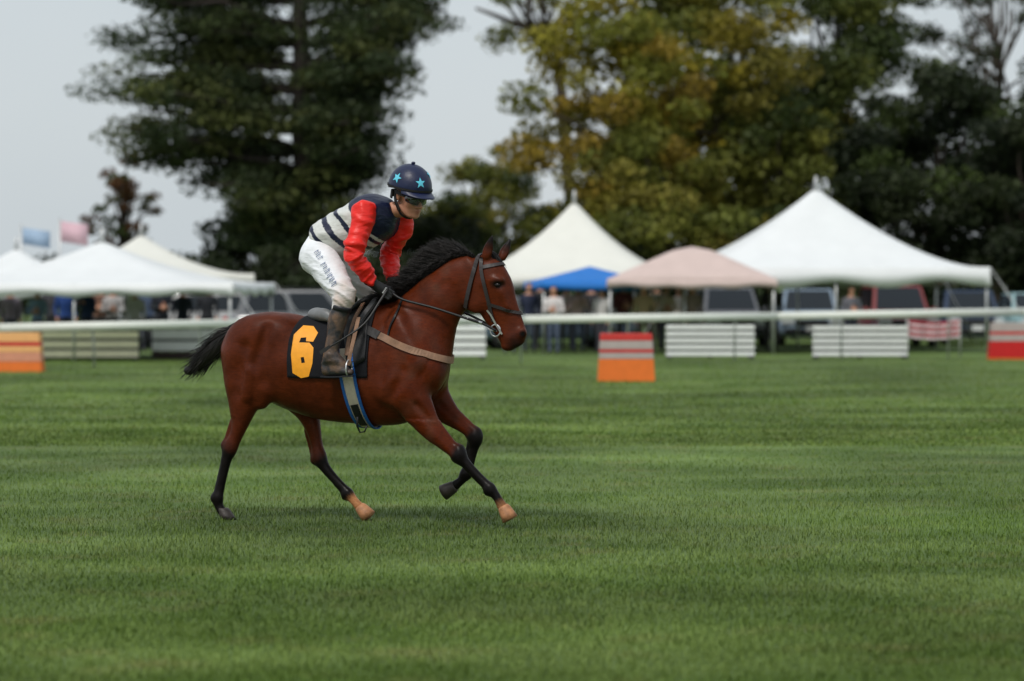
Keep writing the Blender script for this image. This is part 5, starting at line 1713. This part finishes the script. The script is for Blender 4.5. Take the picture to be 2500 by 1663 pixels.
def broadleaf(name, label, px, D, hgt, rx, z0, cols, seed, nclump=70, n_each=520, size=.20, trunk_r=.28, ry=None, lean=0.0, spread=(.30, .55)):
    rg = np.random.default_rng(seed)
    o = empty(name, at_row(px, D)); tag(o, label, 'tree', 'trees beyond the course')
    ry = ry or rx
    zc, rz = (z0 + hgt) / 2, (hgt - z0) / 2
    mb = MB()
    top = np.array([lean, 0, hgt * .72])
    limb(mb, (0, 0, -.1), (lean * .3, 0, z0 + .4), trunk_r, trunk_r * .72, rg, 4, .05)
    limb(mb, (lean * .3, 0, z0 + .4), top, trunk_r * .72, .05, rg, 6, .1)
    cen = []; rad = []; cc = []
    for i in range(nclump):
        d = rg.normal(0, 1, 3); d /= np.linalg.norm(d)
        t = .35 + .65 * rg.random() ** .5
        w = 1 - .35 * max(0, d[2]) 
        c = np.array([lean * .6 + d[0] * rx * t * w, d[1] * ry * t * w, zc + d[2] * rz * t])
        rr = (spread[0] + (spread[1] - spread[0]) * rg.random()) * rx * .5
        cen.append(c); rad.append((rr * 1.25, rr * 1.15, rr * .75))
        cc.append(np.array(cols[rg.integers(len(cols))]) * (.75 + .5 * rg.random()))
        if i < 22:
            s = np.array([lean * .4, 0, z0 + .3 + (hgt * .6 - z0) * rg.random()])
            limb(mb, s, c, trunk_r * .28, .02, rg, 4, .12)
    mb.build('trunk', M_BARK, o, True)
    V, F, Cc = leaves(cen, rad, n_each, size, cc, rg)
    mesh_np('crown', V, F, M_LEAF, o, smooth=False, col=Cc)
    return o
G_YEL = [(.220, .200, .024), (.260, .215, .024), (.150, .160, .024), (.275, .195, .026)]
G_OLI = [(.110, .125, .022), (.150, .155, .026), (.180, .160, .026)]
G_GRN = [(.045, .066, .016), (.062, .084, .020), (.078, .098, .022)]
G_DRK = [(.014, .022, .009), (.020, .030, .010), (.026, .036, .012)]
G_AUT = [(.10, .045, .016), (.075, .050, .018), (.05, .05, .016)]
broadleaf('deciduous_tree', 'yellow-olive autumn tree rising behind the middle white marquee', 1500, 92, 11.5, 3.4, 2.2, G_YEL, 11, nclump=80)
broadleaf('deciduous_tree', 'golden green tree behind the dusty pink canopy', 1760, 96, 13.5, 4.0, 2.4, G_YEL[:3] + G_OLI, 12, nclump=95, n_each=560)
broadleaf('deciduous_tree', 'tall green tree with open top right of the golden tree', 2040, 99, 15.0, 3.8, 3.0, G_GRN + G_OLI[:1], 13, nclump=90)
broadleaf('deciduous_tree', 'dark green spreading tree behind the tall right marquee', 2290, 93, 8.8, 3.6, 1.0, G_DRK + G_GRN[:1], 14, nclump=90, n_each=620)
broadleaf('deciduous_tree', 'very dark tree at the lower right edge behind the cars', 2520, 90, 7.4, 3.0, .4, G_DRK, 15, nclump=70, n_each=620)
broadleaf('deciduous_tree', 'tall bare-topped tree reaching into the upper right corner', 2440, 108, 17.5, 3.4, 6.5, G_DRK + G_GRN[:1], 16, nclump=34, n_each=360, spread=(.2, .4))
broadleaf('deciduous_tree', 'low olive tree just right of the jockey\'s helmet', 1190, 118, 7.8, 3.0, .8, G_OLI + G_GRN[:1], 17, nclump=60)
broadleaf('deciduous_tree', 'thin pale-leaved tree whose branches fill the sky right of the pine', 1440, 112, 17.5, 3.6, 11.0, G_OLI, 18, nclump=30, n_each=260, spread=(.22, .4), lean=-4.5)
broadleaf('deciduous_tree', 'rounded olive green tree filling the gap between the two right marquees', 1880, 94, 8.2, 3.0, .8, G_OLI + G_GRN, 22, nclump=70)
broadleaf('deciduous_tree', 'low yellow-green tree just behind the middle white marquee', 1600, 90, 6.6, 3.2, .6, G_OLI + G_YEL[2:3], 23, nclump=64)
broadleaf('deciduous_tree', 'dark green bush tree behind the horse\'s rump', 640, 100, 4.6, 2.6, .2, G_DRK + G_GRN[:1], 19, nclump=50, n_each=600)
broadleaf('deciduous_tree', 'small rusty autumn tree above the left marquees', 300, 112, 7.0, 1.5, 2.2, G_AUT + G_GRN[:1], 20, nclump=34)
broadleaf('deciduous_tree', 'dark olive tree filling the gap behind the horse\'s crest', 1060, 104, 4.9, 2.8, .2, G_DRK + G_OLI[:1], 21, nclump=50, n_each=600)
def shade_hedge(label, px0, px1, D, hgt, seed, cols):  # added leaf screen: dark foliage stands in for shade under the tents
    rg = np.random.default_rng(seed); w = (px1 - px0) * D / FPX
    o = empty('shade_hedge', at_row((px0 + px1) / 2, D)); tag(o, label, 'shade_hedge', 'added dark hedges giving the shade below the tents')
    cen = []; rad = []; cc = []
    n = int(w * 3.2)
    mb = MB()
    for i in range(n):
        x = -w / 2 + w * (i + rg.random()) / n; z = hgt * (.25 + .6 * rg.random())
        cen.append((x, rg.normal(0, .35), z)); rad.append((.7, .6, .5 * hgt / 2.4)); cc.append(np.array(cols[rg.integers(len(cols))]) * (.7 + .6 * rg.random()))
        if i % 3 == 0: limb(mb, (x, 0, -.05), (x + rg.normal(0, .2), 0, z), .05, .015, rg, 3, .1)
    tag(mb.build('stems', M_BARKD, o, True), kind='stuff')
    V, F, Cc = leaves(cen, rad, 900, .17, cc, rg)
    mesh_np('foliage', V, F, M_LEAF, o, smooth=False, col=Cc)
shade_hedge('added dark hedge behind the left marquees', -2000, 760, 86, 2.8, 41, G_DRK)
shade_hedge('added dark hedge behind the horse and jockey', 740, 1500, 89, 3.0, 42, G_DRK)
shade_hedge('added dark hedge behind the cars and marquees at right', 1480, 4200, 88, 3.2, 43, G_DRK)
# the great pine: tiers of flat needle pads on nearly level limbs
def pine(label, px, D, hgt, seed):
    rg = np.random.default_rng(seed)
    o = empty('pine_tree', at_row(px, D)); tag(o, label, 'tree', 'trees beyond the course')
    mb = MB()
    limb(mb, (0, 0, -.1), (-.2, 0, hgt), .62, .10, rg, 9, .03)
    cen = []; rad = []; cc = []
    tiers = [(3.4, -2.0, 1.6), (4.4, -2.4, 2.0), (5.4, -5.0, 2.2), (5.9, -7.0, 2.4), (6.6, -6.4, 2.9), (7.3, -5.6, 3.2), (8.0, -7.2, 3.0), (8.7, -6.4, 3.6), (9.5, -6.0, 4.2),
             (10.3, -6.6, 4.6), (11.0, -7.6, 5.2), (11.8, -6.6, 6.2), (12.6, -6.0, 7.4), (13.4, -6.4, 7.8), (14.4, -4.6, 6.0)]
    for (z, xl, xr) in tiers:
        for x1, m in ((xl, 5), (xr, 4)):
            for e in range(m):
                yy = rg.normal(0, 1.7); f = .45 + .55 * rg.random()
                end = np.array([x1 * f, yy, z + rg.normal(0, .35) + .25])
                st = np.array([-.1, 0, z - .3])
                limb(mb, st, end, .13, .03, rg, 5, .10)
                for q in range(4):
                    u = .35 + .65 * rg.random()
                    c = st + (end - st) * u + np.array([rg.normal(0, .3), rg.normal(0, .3), .12 + rg.normal(0, .12)])
                    cen.append(c); rad.append((.95 + .5 * rg.random(), .9, .34 + .22 * rg.random()))
                    cc.append(np.array([(.044, .064, .026), (.062, .084, .028), (.084, .098, .028), (.034, .050, .020)][rg.integers(4)]) * (.8 + .4 * rg.random()))
    mb.build('trunk', M_BARKD, o, True)
    V, F, Cc = leaves(cen, rad, 380, .17, cc, rg, flat=.6)
    mesh_np('crown', V, F, M_LEAF, o, smooth=False, col=Cc)
pine('great dark pine with tiered level boughs behind the jockey', 748, 98, 16.5, 31)
